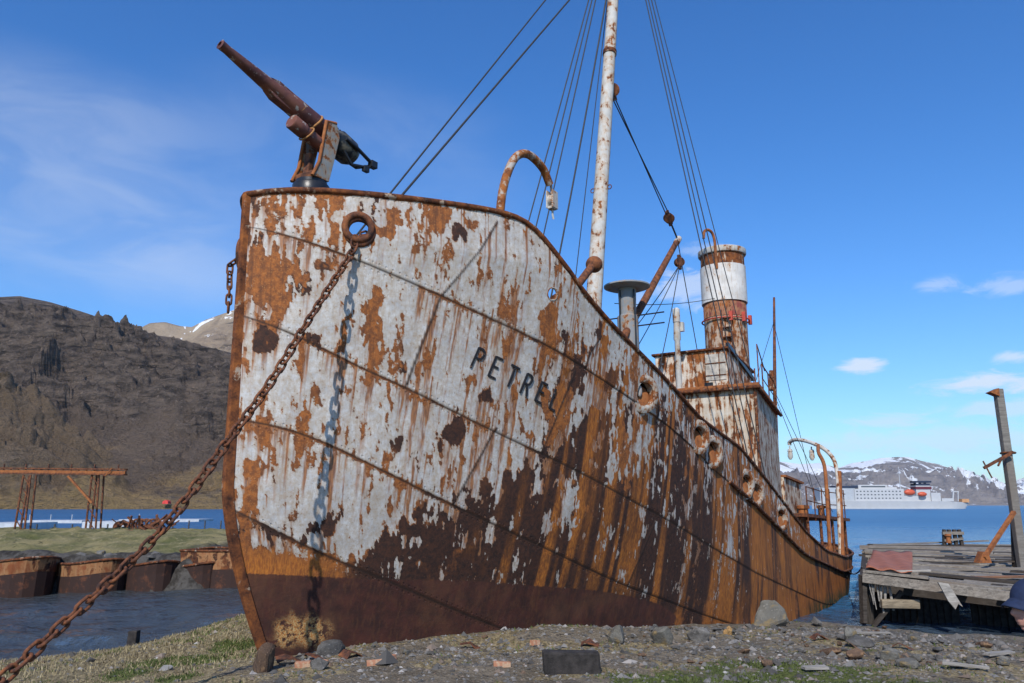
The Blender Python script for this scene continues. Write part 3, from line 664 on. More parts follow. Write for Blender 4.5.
# ---- mushroom-topped searchlight tower
vent = MB().lathe(S(13.2, 0, 6.2), (0, 0, 1), [(0, .30), (2.35, .30), (2.4, .24), (3.2, .26), (3.25, .2)], 24).build('mushroom_vent', rusty('grey_vent_paint', (.24, .26, .28), .28, .4, .5, 2.0), ship)
MB().lathe(S(13.2, 0, 9.36), (0, 0, 1), [(0, .2), (.02, .56), (.06, .66), (.10, .66), (.15, .5), (.18, 0)], 32).build('vent_cap', rusty('vent_cap_paint', (.30, .32, .34), .2, .3, .4, 2), vent)
mb = MB()
for k in range(4):
    a = k * math.pi / 2 + .4; mb.tube([S(13.2 + .33 * math.cos(a), .33 * math.sin(a), 6.5), S(13.2 + .28 * math.cos(a), .28 * math.sin(a), 9.3)], .028, 6)
for z in (8.25, 8.55): mb.tube([S(13.2, -1.2, z), S(13.2, 1.1, z)], .02, 6)
mb.build('vent_bracket', M_black, vent)
# ---- slim ventilator post before the bridge
MB().lathe(S(16.97, 0, 6.5), (0, 0, 1), [(0, .10), (2.0, .09), (2.05, .12), (2.6, .10), (2.62, .12), (3.05, .12), (3.1, .06)], 16).box(S(17.2, .05, 9.0), (.16, .2, .3)).build('vent_post', M_whitepaint, ship)
# ---- deckhouse
def house(s1, s2, t1, t2, z1, z2, zb1, zb2):
    return ([S(s1, t1, zb1), S(s1, -t1, zb1), S(s2, -t2, zb2), S(s2, t2, zb2)], [S(s1, t1, z1), S(s1, -t1, z1), S(s2, -t2, z2), S(s2, t2, z2)])
dh = MB().hexa(*house(17.0, 22.9, 2.42, 1.45, 6.82, 6.56, 2.6, 1.2)).build('deckhouse', M_cream, ship, .04)
MB().hexa(*house(16.86, 23.0, 2.56, 1.58, 6.94, 6.68, 6.82, 6.56)).build('deckhouse_roof', M_rust, dh, .02)
MB().tube([S(16.85, -2.5, 6.80), S(16.85, 2.55, 6.80), S(22.98, 1.58, 6.55)], .06, 8).build('roof_gutter', M_rim, dh)
mb = MB()
for y in (-1.6, -.5, .6, 1.7): mb.tube([S(16.98, y, 6.7), S(16.98, y, 4.2)], .018, 6)
mb.tube([S(16.97, 2.40, 6.8), S(16.97, 2.40, 3.4)], .05, 8); mb.build('corner_pipe', M_rim, dh)
br_ = MB().hexa(*house(18.05, 21.0, 1.25, 1.15, 8.28, 7.9, 6.95, 6.8)).build('bridge', rusty('bridge_front_paint', (.66, .62, .55), .50, .75, .35, 1.25), ship, .03)
MB().hexa(*house(17.95, 21.2, 1.34, 1.24, 8.36, 7.98, 8.285, 7.905)).build('bridge_roof', M_rim, br_, .02)
# fresh cream panel at the port half of the bridge front, with its bars and small window
pn = MB().box(S(18.035, .86, 7.72), (.02, .68, .86)).build('cream_panel', plain('cream_panel_paint', (.44, .41, .36), .8, .4, 5), br_)
mb = MB()
for z in (7.45, 7.85): mb.box(S(18.01, .86, z), (.02, .7, .025))
for y in (.52, 1.0): mb.box(S(17.995, y, 7.72), (.02, .025, .86))
mb.build('panel_bar', M_rim, br_)
MB().box(S(17.995, .62, 7.12), (.03, .28, .2)).build('window', M_black, br_)
mb = MB().bar(S(18.0, 1.30, 8.42), S(21.2, 1.15, 7.70), .10, .14); mb.build('bridge_dodger', M_black, br_)
mb = MB()
for s, t, z in ((17.05, 2.4, 6.94), (18.6, 2.2, 6.87), (20.2, 1.95, 6.8), (21.6, 1.75, 6.74), (22.8, 1.5, 6.68)): mb.tube([S(s, t, z), S(s, t, z + (.45 if s < 18 else .9))], .022, 6)
mb.tube([S(18.6, 2.2, 7.77), S(20.2, 1.95, 7.7), S(21.6, 1.75, 7.64), S(22.8, 1.5, 7.58)], .02, 6).tube([S(18.6, 2.2, 7.3), S(22.8, 1.5, 7.13)], .016, 6)
mb.tube([S(21.4, 1.3, 6.7), S(21.4, 1.3, 9.0), S(22.6, 1.2, 8.2)], .022, 6).build('roof_railing', M_rim, dh)
# ---- funnel
fz0 = 6.3; fx = 22.05
M_flow = rusty('grey_funnel_paint', (.44, .37, .32), .52, .85, .5, 1.8); M_fwhite = rusty('white_funnel_band', (.66, .64, .61), .12, .4, .3, 1.6); M_fred = rusty('oxide_red_funnel_band', (.20, .050, .040), .38, .6, .5, 1.2)
M_ftop = rusty('peeling_funnel_top', (.42, .38, .34), .66, .85, .55, 1.6)
fun = MB().lathe(S(fx, 0, fz0), (0, 0, 1), [(0, .79), (3.9, .79), (3.92, .76)], 48).build('funnel', M_flow, ship)
MB().lathe(S(fx, 0, 10.22), (0, 0, 1), [(0, .80), (0, .80), (.62, .80), (.62, .80)], 48).build('red_band', M_fred, fun)
MB().lathe(S(fx, 0, 10.80), (0, 0, 1), [(0, .76), (0, .85), (1.42, .85), (1.42, .76)], 48).build('white_band', M_fwhite, fun)
MB().lathe(S(fx, 0, 12.20), (0, 0, 1), [(0, .78), (0, .815), (.52, .815), (.52, .6), (.30, .55)], 48).build('funnel_top', M_ftop, fun)
MB().lathe(S(fx, 0, 12.69), (0, 0, 1), [(0, .76), (0, .88), (.04, .905), (.20, .905), (.22, .88), (.22, .74), (.05, .72)], 48).build('funnel_rim', M_whitepaint, fun)
mb = MB().torus(S(fx, 0, 10.12), (0, 0, 1), .87, .03, 36, 6)
for a in (-2.6, -2.0, -1.2): mb.box(S(fx + .9 * math.cos(a), .9 * math.sin(a) * -1, 10.15), (.12, .12, .35))
mb.build('funnel_bracket', plain('red_lead_paint', (.42, .06, .035), .6, .3, 5), fun)
mb = MB()
for k in range(9): mb.box(S(fx - .80, .30, 7.2 + .36 * k), (.16, .34, .03))
mb.bar(S(fx - .86, .14, 6.8), S(fx - .86, .14, 10.4), .03, .03).bar(S(fx - .80, .47, 6.8), S(fx - .80, .47, 10.4), .03, .03).build('ladder', M_rustd, fun)
MB().tube(smooth_path([S(fx - .84, .05, 12.0), S(fx - .9, .05, 12.6), S(fx - .93, .05, 13.05), S(fx - 1.0, .0, 13.36), S(fx - 1.2, -.08, 13.45), S(fx - 1.42, -.16, 13.34), S(fx - 1.5, -.18, 13.05)], 6), .055, 8).build('steam_pipe', M_rust, fun)
# ---- after mast and lower houses
am = MB().tube([S(27.5, 0, 1.2), S(28.4, 0, 8.0), S(29.4, 0, 12.7)], [.10, .085, .05], 10).build('after_mast', M_rustd, ship)
MB().lathe(S(27.95, 0, 8.2), (.2, 0, 1), [(0, .12), (.9, .11)], 10).build('mast_band', M_rim, am)
wire(S(29.2, 0, 11.6), S(22.4, .6, 7.0), .013); wire(S(29.2, 0, 11.2), S(33.5, .3, 3.2), .013); wire(S(28.4, 0, 8.2), S(30.5, 1.6, 3.0), .013); wire(S(28.4, 0, 8.0), S(26.4, 2.2, 2.4), .013)
h2 = MB().hexa(*house(22.9, 25.6, 1.55, 1.5, 4.3, 4.1, 1.0, .6)).build('after_house', M_cream, ship, .03)
MB().hexa(*house(22.9, 25.7, 1.65, 1.6, 4.38, 4.18, 4.3, 4.1)).build('after_house_roof', M_rust, h2)
# ---- stern platform, its posts and railing, arched frame with two lamps
pf = MB().hexa(*house(23.9, 31.0, 2.05, 2.2, 3.0, 2.72, 2.88, 2.60)).build('stern_platform', M_rustd, ship)
for s in (24.1, 26.2, 28.3, 30.8):
    for sg in (1, -1): MB().tube([S(s, sg * 2.0, .6), S(s, sg * 2.0, 2.75)], .06, 8).build('platform_post', M_rim, pf)
MB().hexa(*house(24.2, 26.6, 1.5, 1.4, 2.9, 2.8, .6, .5)).build('dark_infill', M_rustd, pf)  # added block standing in for the dark opening under the platform
mb = MB()
for s in (24.0, 25.2, 26.5, 27.9, 29.3, 30.8):
    for sg in (1, -1): mb.tube([S(s, sg * 2.05, 2.7), S(s, sg * 2.05, 3.95)], .024, 6)
for sg in (1, -1):
    for dz in (.55, 1.05): mb.tube([S(23.95, sg * 2.05, 2.92 + dz), S(26.5, sg * 2.05, 2.78 + dz), S(30.9, sg * 2.1, 2.72 + dz)], .02, 6)
mb.build('platform_railing', M_rim, pf)
for s, t in ((24.6, 1.7), (25.1, 1.7), (27.4, 1.8)): MB().lathe(S(s, t, 2.85), (0, 0, 1), [(0, .13), (.3, .12), (.32, .18), (.42, .18), (.45, .1)], 14).build('bollard', M_rust, pf)
arch = MB().tube(smooth_path([S(28.3, 2.2, .7), S(28.8, 2.2, 3.2), S(29.25, 2.15, 4.8), S(29.5, 1.85, 5.5), S(29.8, 1.2, 5.95), S(30.3, .4, 6.2), S(30.7, -.05, 6.15), S(30.75, -.1, 6.0)], 8), .085, 10).build('arched_lamp_frame', M_mast, ship)
MB().tube(smooth_path([S(26.4, 2.2, .7), S(26.7, 2.2, 3.2), S(27.2, 2.1, 4.8), S(28.2, 1.7, 5.45), S(29.6, 1.4, 5.85)], 8), .075, 10).build('frame_brace', M_rust, arch)
MB().tube([S(28.3, 2.28, .8), S(29.22, 2.25, 4.7)], .10, 8).build('frame_post', M_rust, arch)
for q in ((30.75, -.1, 5.95), (30.1, 1.0, 5.85)):
    MB().lathe(S(*q), (0, 0, -1), [(0, .03), (.12, .03), (.14, .09), (.24, .12), (.26, .10), (.48, .12), (.6, .06), (.62, 0)], 16).build('deck_lamp', M_whitepaint, arch)

# ================================================================== THE SETTING
FPX = 796.; PITCH = math.atan((505 - 341.5) / FPX)
def at(u, v, Y):
    """point of the photograph at distance Y in front of the viewpoint"""
    a = (u - 512) / FPX; b = (341.5 - v) / FPX; c = math.cos(PITCH) - b * math.sin(PITCH)
    return Vector((a * Y / c, Y, EYE + (math.sin(PITCH) + b * math.cos(PITCH)) * Y / c))

# ---- water
n = NT('sea_water'); w = n.world()
a = n.noise(n.map(w, (1, .75, 1)), 1.6, 5, .62, .4); b = n.noise(n.map(w, (1, .5, 1), rot=(0, 0, .35)), .32, 4, .6); f = n.noise(w, 7, 3, .6)
h = n.m_('ADD', n.m_('MULTIPLY', b, 1.1), n.m_('ADD', n.m_('MULTIPLY', a, .62), n.m_('MULTIPLY', f, .10)))
big = n.noise(n.map(w, (.3, 1, 1)), .02, 4, .6)
n.b.inputs['IOR'].default_value = 1.333
pos = n.sep(w); near = n.m_('MAXIMUM', n.m_('MULTIPLY', n.step(pos[1], 75, 40), n.step(pos[0], 4, -4)), n.step(pos[1], 30, 20))
wc = n.mix(near, n.mix(n.step(big, .35, .65), (.022, .105, .235), (.030, .130, .275)), (.048, .058, .066))
M_water = n.done(wc, n.mix(n.step(pos[1], 25, 160), (.07,) * 3, (.32,) * 3), 0, n.bump(h, 1.0, .62), .5)
wv = [(-11800, -60, 0), (11800, -60, 0), (11800, 11800, 0), (-11800, 11800, 0)]
wk = np.concatenate([[-8, -3, -1.6], np.linspace(-1.15, 1.15, 760), [1.6, 3, 8]]); wy = np.concatenate([[-60, 8], 14 * (300 / 14) ** np.linspace(0, 1, 430), [340, 500, 900, 2000, 5000, 11800]])
KK, YW = np.meshgrid(wk, wy); XW = np.where(YW > 10, KK * np.maximum(YW, 14), KK * 200); XW = np.clip(XW, -11800, 11800); XW[-4:] = np.linspace(-11800, 11800, len(wk))[None, :]; XW[:2] = np.linspace(-400, 400, len(wk))[None, :]
HW = 0 * XW
for q, lam in enumerate((7., 3.4, 1.7, .9, .5)):
    a_ = .35 + .5 * q; dx_, dy_ = XW * math.cos(a_) + YW * math.sin(a_), YW * math.cos(a_) - XW * math.sin(a_)
    HW += (np.where(XW < 0, .125, .115) if lam < 2 else .03) * lam ** .9 * (vnoise(dx_ / lam, dy_ / lam * .6, 200 + q) - .5) * np.clip(2 - YW * .0072 * 3.2 / lam, 0, 1)
HW *= sstep(12, 15, YW) * (1 - sstep(200, 300, YW)) * (1 - .35 * sstep(40, 80, YW))
o = np_mesh('water', np.stack([XW, YW, HW], -1).reshape(-1, 3), grid_faces(len(wy), len(wk)), M_water); o['kind'] = 'structure'

# ---- near shore
SHORE = [(-60, 12), (-26, 17.6), (-16, 19.2), (-11, 18.2), (-9.0, 18.5), (-7.6, 19.4), (-6.0, 21.4), (-2, 24), (3, 23.6), (8, 22.4), (9.3, 21.6), (11, 20.9), (12.6, 19.3), (15, 17.4), (18, 15.6), (24, 13), (60, 4)]
SHN = np.array(SHORE)
def shore_y(x): return np.interp(x, SHN[:, 0], SHN[:, 1])
def ground_z(x, y):
    x = np.asarray(x, float); y = np.asarray(y, float)
    d = shore_y(x) - y + (fbm(x * .6, y * .6, 4, 61) - .5) * 1.5
    z = np.where(d > 0, 1.72 * (1 - np.exp(-np.maximum(d, 0) / 9.2)), np.maximum(d * .22, -2.2))
    z = z + .42 * np.exp(-(((x + 5.0) / 1.1) ** 2 + ((y - 16.8) / 2.6) ** 2))
    z = z + .16 * (fbm(x * .45, y * .45, 4, 62) - .5) + .10 * (fbm(x * 1.7, y * 1.7, 4, 63) - .5) + .035 * (fbm(x * 7, y * 7, 3, 64) - .5)
    z = z + .22 * np.exp(-(((x - 1.2) / 3.0) ** 2 + ((y - 13.6) / .9) ** 2)) - .55 * np.exp(-(((x - 2.9) / 1.0) ** 2 + ((y - 4.3) / 1.2) ** 2))
    return z
gx = np.concatenate([np.linspace(-70, -16, 80), np.arange(-15.7, 17, .07), np.linspace(17.2, 70, 80)])
gy = np.concatenate([np.linspace(-40, 1.5, 40), np.arange(1.7, 25, .07), np.linspace(25.2, 32, 14)])
X, Y = np.meshgrid(gx, gy)
Zg = ground_z(X, Y)
def blobs(x, y, L):
    r = 0 * x
    for (u, v_, ru, rv) in L:
        p = at(u, v_, 1.0); k = (1.45 - EYE) / (p.z - EYE); px, py = p.x * k, k
        e = at(u + ru, v_, 1.0); rx = abs(e.x * k - px); q = at(u, v_ - rv, 1.0); ry = abs((1.45 - EYE) / (q.z - EYE) - k)
        r = np.maximum(r, 1.3 - np.sqrt(((x - px) / rx) ** 2 + ((y - py) / ry) ** 2))
    return np.clip(r, 0, 1)
GREEN = [(60, 676, 90, 14), (128, 657, 30, 10), (175, 661, 24, 6), (180, 640, 40, 8), (235, 625, 18, 8), (700, 672, 90, 16), (800, 663, 90, 14), (760, 650, 60, 7), (900, 676, 60, 10), (640, 678, 60, 8)]
shd = shore_y(X) - Y
g_noise = fbm(X * 1.3, Y * 1.3, 5, 71)
leftz = 1 - sstep(-4.6, -2.6, X + .8 * (g_noise - .5) * 2)
green = np.clip(blobs(X, Y, GREEN) * 1.2 + (g_noise - .5) * 1.5, 0, 1)
dry = np.clip(leftz * .9 + .62 * sstep(6.0, 8.5, shd) * sstep(.38, .58, g_noise) + (fbm(X * 2.2, Y * 2.2, 4, 72) - .5) * 1.0, 0, 1) * sstep(.6, 2.0, shd)
stones = np.clip((1 - sstep(1.5, 6.5, shd)) * (1 - .97 * leftz) + .3 * (1 - sstep(.3, 1.2, shd)), 0, 1)
mudz = sstep(-13, -9.5, -np.abs(X + 12)) * 0
n = NT('shore_ground'); w = n.world()
a = n.noise(w, 1.7, 8, .68); b = n.noise(w, 11, 6, .68); pv = n.vor(w, 26, 'F1', 'Color'); pd = n.vor(w, 26); pd2 = n.vor(w, 60)
soil = n.mix(n.step(a, .34, .66), (.115, .094, .066), (.195, .160, .115)); soil = n.mix(n.step(b, .52, .68), soil, (.25, .215, .17)); soil = n.mix(n.step(b, .46, .30), soil, (.040, .034, .029))
peb = n.mix(n.m_('MULTIPLY', n.sep(pv)[0], .9), (.085, .080, .075), (.26, .245, .225)); peb = n.mix(n.step(n.sep(pv)[1], .8, .9), peb, (.17, .115, .075))
peb = n.mix(n.step(pd, .30, .62), peb, (.035, .031, .028))
c = n.mix(n.m_('MULTIPLY', n.step(n.m_('ADD', n.attr('stones'), n.m_('SUBTRACT', a, .5)), .52, .85), .7), soil, peb)
straw = n.mix(n.step(n.noise(n.map(w, (1, .4, 1)), 18, 6, .7), .35, .65), (.125, .095, .050), (.32, .255, .145))
c = n.mix(n.step(n.m_('ADD', n.attr('dry'), n.m_('MULTIPLY', n.m_('SUBTRACT', b, .5), .9)), .38, .58), c, straw)
gr = n.mix(n.step(n.noise(w, 15, 6, .7), .35, .65), (.045, .062, .016), (.115, .125, .036))
c = n.mix(n.step(n.m_('ADD', n.attr('green'), n.m_('MULTIPLY', n.m_('SUBTRACT', b, .5), .8)), .42, .62), c, gr)
c = n.mix(n.step(n.sep(w)[2], .30, .02), c, (.030, .027, .024))
hb = n.m_('ADD', n.m_('MULTIPLY', b, .8), n.m_('ADD', n.m_('MULTIPLY', pd, -.45), n.m_('MULTIPLY', pd2, -.25)))
M_ground = n.done(c, .95, 0, n.bump(hb, 1.0, .045), .2)
V = np.stack([X, Y, Zg], -1).reshape(-1, 3)
o = np_mesh('ground', V, grid_faces(len(gy), len(gx)), M_ground, None, True, dict(green=green, dry=dry, stones=stones)); o['kind'] = 'structure'
def gz(x, y): return float(ground_z(np.float64(x), np.float64(y)))

# grass blades on the green and the dry turf
rng = np.random.default_rng(5)
def blades(name, weight, count, hmin, hmax, mat, lo, hi):
    iy = np.where((gy > 2.5) & (gy < 22))[0]; ix = np.where((gx > -13) & (gx < 14))[0]
    sub = weight[np.ix_(iy, ix)]; cell = sub.ravel() ** 1.5; vis = 1 / np.maximum(2, Y[np.ix_(iy, ix)].ravel()) ** 1.0
    pr = cell * vis; pr /= pr.sum(); k = rng.choice(len(pr), count, p=pr)
    bx = X[np.ix_(iy, ix)].ravel()[k] + rng.uniform(-.06, .06, count); by = Y[np.ix_(iy, ix)].ravel()[k] + rng.uniform(-.06, .06, count)
    bz = ground_z(bx, by) - .01; h = rng.uniform(hmin, hmax, count) * (.6 + .8 * vnoise(bx * 1.5, by * 1.5, 81)); an = rng.uniform(0, 6.283, count); wd = rng.uniform(.004, .009, count) * (1 + by / 14)
    lx = rng.normal(0, .45, count) * h; ly = rng.normal(0, .45, count) * h
    dx = np.cos(an) * wd; dy = np.sin(an) * wd
    V = np.empty((count, 3, 3)); V[:, 0] = np.stack([bx - dx, by - dy, bz], 1); V[:, 1] = np.stack([bx + dx, by + dy, bz], 1); V[:, 2] = np.stack([bx + lx, by + ly, bz + h], 1)
    o = np_mesh(name, V.reshape(-1, 3), np.arange(count * 3).reshape(-1, 3), mat, None, False); o['kind'] = 'stuff'; return o
def grassmat(name, a, b):
    n = NT(name); w = n.world(); return n.done(n.mix(n.step(n.noise(w, 9, 5, .7), .3, .7), a, b), .8, 0, None, .2)
tag(blades('green_grass', green * np.where(X > -3, .45, 1), 42000, .02, .055, grassmat('green_grass_blades', (.045, .068, .016), (.115, .135, .042)), 0, 1), 'short green grass growing in patches on the shore', 'grass')
tag(blades('dry_grass', dry * leftz, 60000, .02, .07, grassmat('dry_grass_blades', (.150, .118, .062), (.36, .30, .18)), 0, 1), 'dry straw coloured grass on the bank left of the bow', 'grass')

# ---- stones
M_rock = rockmat('grey_shore_stone', (.185, .174, .160), (.090, .084, .077)); M_rock2 = rockmat('lichen_stone', (.19, .18, .155), (.105, .098, .086), (.24, .17, .075))
M_rockw = rockmat('pale_stone', (.38, .365, .34), (.25, .24, .22)); M_rockb = rockmat('rusty_brown_stone', (.17, .105, .065), (.085, .055, .040), (.25, .15, .08))
def rock_mesh(name, seed, mat, flat=.6, sub=2):
    rn = random.Random(seed); bm = bmesh.new()
    for _ in range(15):
        d = Vector((rn.gauss(0, 1), rn.gauss(0, 1), rn.gauss(0, 1))).normalized() * rn.uniform(.75, 1.05); bm.verts.new((d.x * .5, d.y * .5 * rn.uniform(.7, 1), d.z * .5 * flat))
    r = bmesh.ops.convex_hull(bm, input=bm.verts)
    bmesh.ops.delete(bm, geom=list({g for g in r['geom_interior'] if isinstance(g, bmesh.types.BMVert)}), context='VERTS')
    bmesh.ops.bevel(bm, geom=list(bm.edges), offset=.035, segments=1, affect='EDGES')
    bmesh.ops.triangulate(bm, faces=bm.faces); bmesh.ops.subdivide_edges(bm, edges=bm.edges, cuts=sub, use_grid_fill=True)
    for v_ in bm.verts:
        p = v_.co * 5; k = float(fbm(np.float64(p.x + p.z * .7 + seed), np.float64(p.y - p.z * .6), 4, seed)) - .5; v_.co *= 1 + .22 * k
    me = bpy.data.meshes.new(name); bm.to_mesh(me); bm.free(); me.materials.append(mat); return me
RM = [rock_mesh('stone', 10 + k, [M_rock, M_rock, M_rock2, M_rock, M_rockb, M_rock][k % 6], [.55, .45, .7, .35, .6, .5][k % 6]) for k in range(12)]
def stone(me, x, y, s, rz=None, tilt=.25, sink=.25, name='stone', z=None):
    o = bpy.data.objects.new(name, me); COL.objects.link(o); s3 = s if isinstance(s, (tuple, list)) else (s * random.uniform(.8, 1.3), s * random.uniform(.7, 1.1), s * random.uniform(.7, 1.1))
    o.scale = s3; o.location = (x, y, (gz(x, y) if z is None else z) + s3[2] * (.28 - sink * .5)); o.rotation_euler = (random.uniform(-tilt, tilt), random.uniform(-tilt, tilt), random.uniform(0, 6.28) if rz is None else rz); return o
def ground_at(u, v_):
    k0 = 4.
    for _ in range(60):
        p = at(u, v_, k0); dz = p.z - gz(p.x, p.y); k0 += dz / .22 * .5
        k0 = max(2.5, min(30, k0))
    return at(u, v_, k0)
BIG = [(770, 626, (.95, .7, .85), M_rock2, 'big lichen-covered boulder against the ship\'s side at the water', .2), (851, 642, (.26, .22, .46), M_rock2, 'pale upright stone between the ship and the pier', .2),
       (262, 672, (.5, .5, .55), M_rockb, 'brown block of rock at the foot of the stem', .2), (330, 655, (.62, .35, .38), M_rock, 'flat grey stone leaning on the hull near the stem', .3),
       (618, 641, (.55, .4, .42), M_rock2, 'angular greenish stone at the middle of the hull foot', .25), (662, 643, (.42, .36, .5), M_rock2, 'pointed stone beside the hull right of the black block', .2),
       (700, 640, (.5, .36, .36), M_rock, 'low stone under the rust runs of the hull', .2), (30, 655, (.42, .34, .46), M_rockw, 'white stone under the chain at left', .2), (165, 670, (.22, .2, .12), M_rockw, 'small white stone in the grass at left', .2),
       (318, 668, (.3, .28, .2), M_rock, 'grey stone beside the bricks near the bow', .2), (728, 634, (.26, .22, .2), plain('yellow_stone', (.34, .20, .075), .9, .5, 9), 'yellow-orange stone at the hull foot', .2)]
for k, (u, v_, s, mt_, lb, sk) in enumerate(BIG):
    p = ground_at(u, v_); o = stone(rock_mesh('boulder', 60 + k, mt_, 1.0, 3), p.x, p.y, s, .4 * k, .15, sk, 'boulder'); tag(o, lb, 'rock')
cnt = 0; tries = 0
while cnt < 240 and tries < 4000:
    tries += 1; rr_ = random.random()
    if rr_ < .72: u = random.uniform(640, 1030); v_ = random.uniform(622, 668)
    elif rr_ < .88: u = random.uniform(280, 700); v_ = random.uniform(636, 664)
    else: u = random.uniform(0, 100); v_ = random.uniform(630, 668)
    p = ground_at(u, v_)
    if p.z < .02 or p.y > 22: continue
    d = Vector((p.x, p.y, 0)) - Vector((SHIP[0], SHIP[1], 0)); s_, t_ = d.dot(SA), d.dot(SP)
    if s_ > 0 and abs(t_) < float(half(np.float64(s_), np.float64(max(p.z, .1)))) + .1: continue
    sz = min(.5, .085 * math.exp(random.gauss(0, .55)) * (1.75 if u > 820 else 1.25 if u > 640 else .8)) * (p.y / 13)
    o = stone(RM[random.randrange(12)], p.x, p.y, sz); tag(o, 'small grey stone lying loose among others on the shore', 'stone', 'stones scattered along the shore'); cnt += 1
# gravel nobody could count
gn = 17000; gxs = []; 
while len(gxs) < gn:
    u = rng.uniform(-20, 1050); v_ = rng.uniform(618, 690); p = at(u, v_, 1.); k = (1.3 - EYE) / (p.z - EYE); x, y = p.x * k, k + rng.uniform(-1, 2)
    if y > 22.5 or y < 3: continue
    st_ = min(1, max(.0, 1 - (float(shore_y(x)) - y - 1.5) / 8)); 
    if x < -4 and not (x < -8 and y > 14): st_ *= .03
    if rng.random() < st_ + (.10 if x > -3 else .015): gxs.append((x, y))
gxs = np.array(gxs); gzz = ground_z(gxs[:, 0], gxs[:, 1]); base = np.array([(1, 0, 0), (-.2, 1, .1), (-.9, -.3, 0), (.1, -.8, .15), (.1, .1, .62), (-.3, -.2, .5)])
tri = np.array([(0, 1, 4), (1, 2, 5), (2, 3, 5), (3, 0, 4), (1, 5, 4), (3, 4, 5)])
sc_ = .0105 * np.exp(rng.normal(0, .55, gn)) * (1 + gxs[:, 1] / 14); an = rng.uniform(0, 6.28, gn)
Vb = base[None] * rng.uniform(.6, 1.4, (gn, 6, 3)); ca, sa_ = np.cos(an)[:, None], np.sin(an)[:, None]
Vr = np.stack([Vb[..., 0] * ca - Vb[..., 1] * sa_, Vb[..., 0] * sa_ + Vb[..., 1] * ca, Vb[..., 2]], -1) * sc_[:, None, None]
Vr += np.stack([gxs[:, 0], gxs[:, 1], gzz - .004], -1)[:, None, :]
n = NT('gravel'); at_ = n.attr('tone'); cg = n.ramp(at_, [(0, (.05, .047, .044)), (.5, (.120, .114, .106)), (.8, (.19, .18, .17)), (.9, (.14, .095, .065)), (1, (.34, .325, .31))])
o = np_mesh('gravel', Vr.reshape(-1, 3), (tri[None] + 6 * np.arange(gn)[:, None, None]).reshape(-1, 3), n.done(cg, .9, 0, None, .2), None, False, dict(tone=np.repeat(rng.random(gn), 6))); o['kind'] = 'stuff'; tag(o, 'loose grey gravel and shingle along the shore', 'gravel')

# bricks, black block, planks
n = NT('old_brick'); v = n.obj; M_brick = n.done(n.mix(n.step(n.noise(v, 14, 6, .65), .42, .62), (.36, .16, .09), (.42, .29, .19)), .9, 0, n.bump(n.noise(v, 40, 5, .7), .7, .006))
for (u, v_, rz, w_, lb) in [(375, 665, .3, .21, 'orange brick lying left of the other near the bow'), (388, 660, -.5, .2, 'broken brick leaning behind another near the bow'), (303, 667, .1, .19, 'worn brick among grey stones by the stem'), (322, 666, 1.2, .12, 'small yellow piece of brick by the stem'),
                            (502, 667, .05, .22, 'pale orange brick alone on the gravel'), (535, 645, .6, .12, 'broken bit of brick at the hull foot')]:
    p = ground_at(u, v_); mb = MB().box((0, 0, .03), (w_, .11, .075), None, .006)
    o = mb.build('brick', M_brick, None, .008); o.location = (p.x, p.y, gz(p.x, p.y)); o.rotation_euler = (random.uniform(-.12, .12), random.uniform(-.1, .1), rz); tag(o, lb, 'brick', 'bricks on the ground')
for (u, v_, sx, sy, rz, lb) in [(292, 664, .42, .16, .5, 'rusty bent plate lying by the stem'), (312, 660, .30, .10, -.4, 'thin rusty strip among the stones by the bow'), (352, 657, .34, .2, .9, 'dark rusty flake of plating at the hull foot'), (470, 648, .3, .09, .1, 'rusty bar lying along the hull foot'), (590, 646, .26, .14, -.3, 'small rusted plate left of the greenish stone'), (820, 640, .3, .12, .3, 'rusty scrap strip on the shingle near the water'), (905, 650, .34, .1, -.5, 'brown rusted bar on the shingle below the pier')]:
    p = ground_at(u, v_); mb = MB(); N_ = 5; V = [Vector((sx * (a_ / 4 - .5), sy * (b_ - .5) * random.uniform(.7, 1.2), .02 + .05 * math.sin(a_ * 1.1) + random.uniform(-.012, .02))) for a_ in range(N_) for b_ in range(2)]
    o = mb.add(V, [(2 * a_, 2 * a_ + 1, 2 * a_ + 3, 2 * a_ + 2) for a_ in range(N_ - 1)]).build('scrap_plate', M_rustd); o.modifiers.new('thick', 'SOLIDIFY').thickness = .012; o.location = (p.x, p.y, gz(p.x, p.y) + .015); o.rotation_euler = (random.uniform(-.2, .2), random.uniform(-.15, .15), rz); tag(o, lb, 'scrap')
p = ground_at(571, 672); M_tar = plain('tarred_timber', (.034, .029, .027), .9, .6, 9, 0, .9)
o = MB().box((0, 0, .13), (.68, .30, .30), None, .02).build('timber_block', M_tar, None, .025); o.location = (p.x, p.y, gz(p.x, p.y) - .04); o.rotation_euler = (.03, .02, .04); tag(o, 'black tarred timber block lying on the gravel', 'block')
M_plankw = wood('bleached_wood', (.42, .39, .35), 'X')
for (u, v_, L, rz, wd, lb) in [(815, 672, .34, .25, .10, 'small bleached board lying on the grass'), (966, 670, .5, -.55, .045, 'thin white plank lying among the shore stones'), (872, 636, .7, .2, .06, 'grey driftwood stick beside the pier foot'), (1000, 657, .6, .5, .10, 'dark weathered board on the stones at right')]:
    p = ground_at(u, v_); o = MB().box((0, 0, .045), (L, wd, .035), None, .006).build('plank', M_plankw, None, .004); o.location = (p.x, p.y, gz(p.x, p.y) + .01); o.rotation_euler = (.06, .03, rz); tag(o, lb, 'plank')
for (u, v_, lb, c_) in [(428, 545, 'dark post stump standing in the shallows at left', 0)]:
    pass
p = at(134, 636, 19.3); o = MB().box((0, 0, .1), (.22, .2, .55), None, .03).build('mooring_stump', M_tar, None, .02); o.location = (p.x, p.y, .1); tag(o, 'short dark stump at the water\'s edge left of the bow', 'stump')

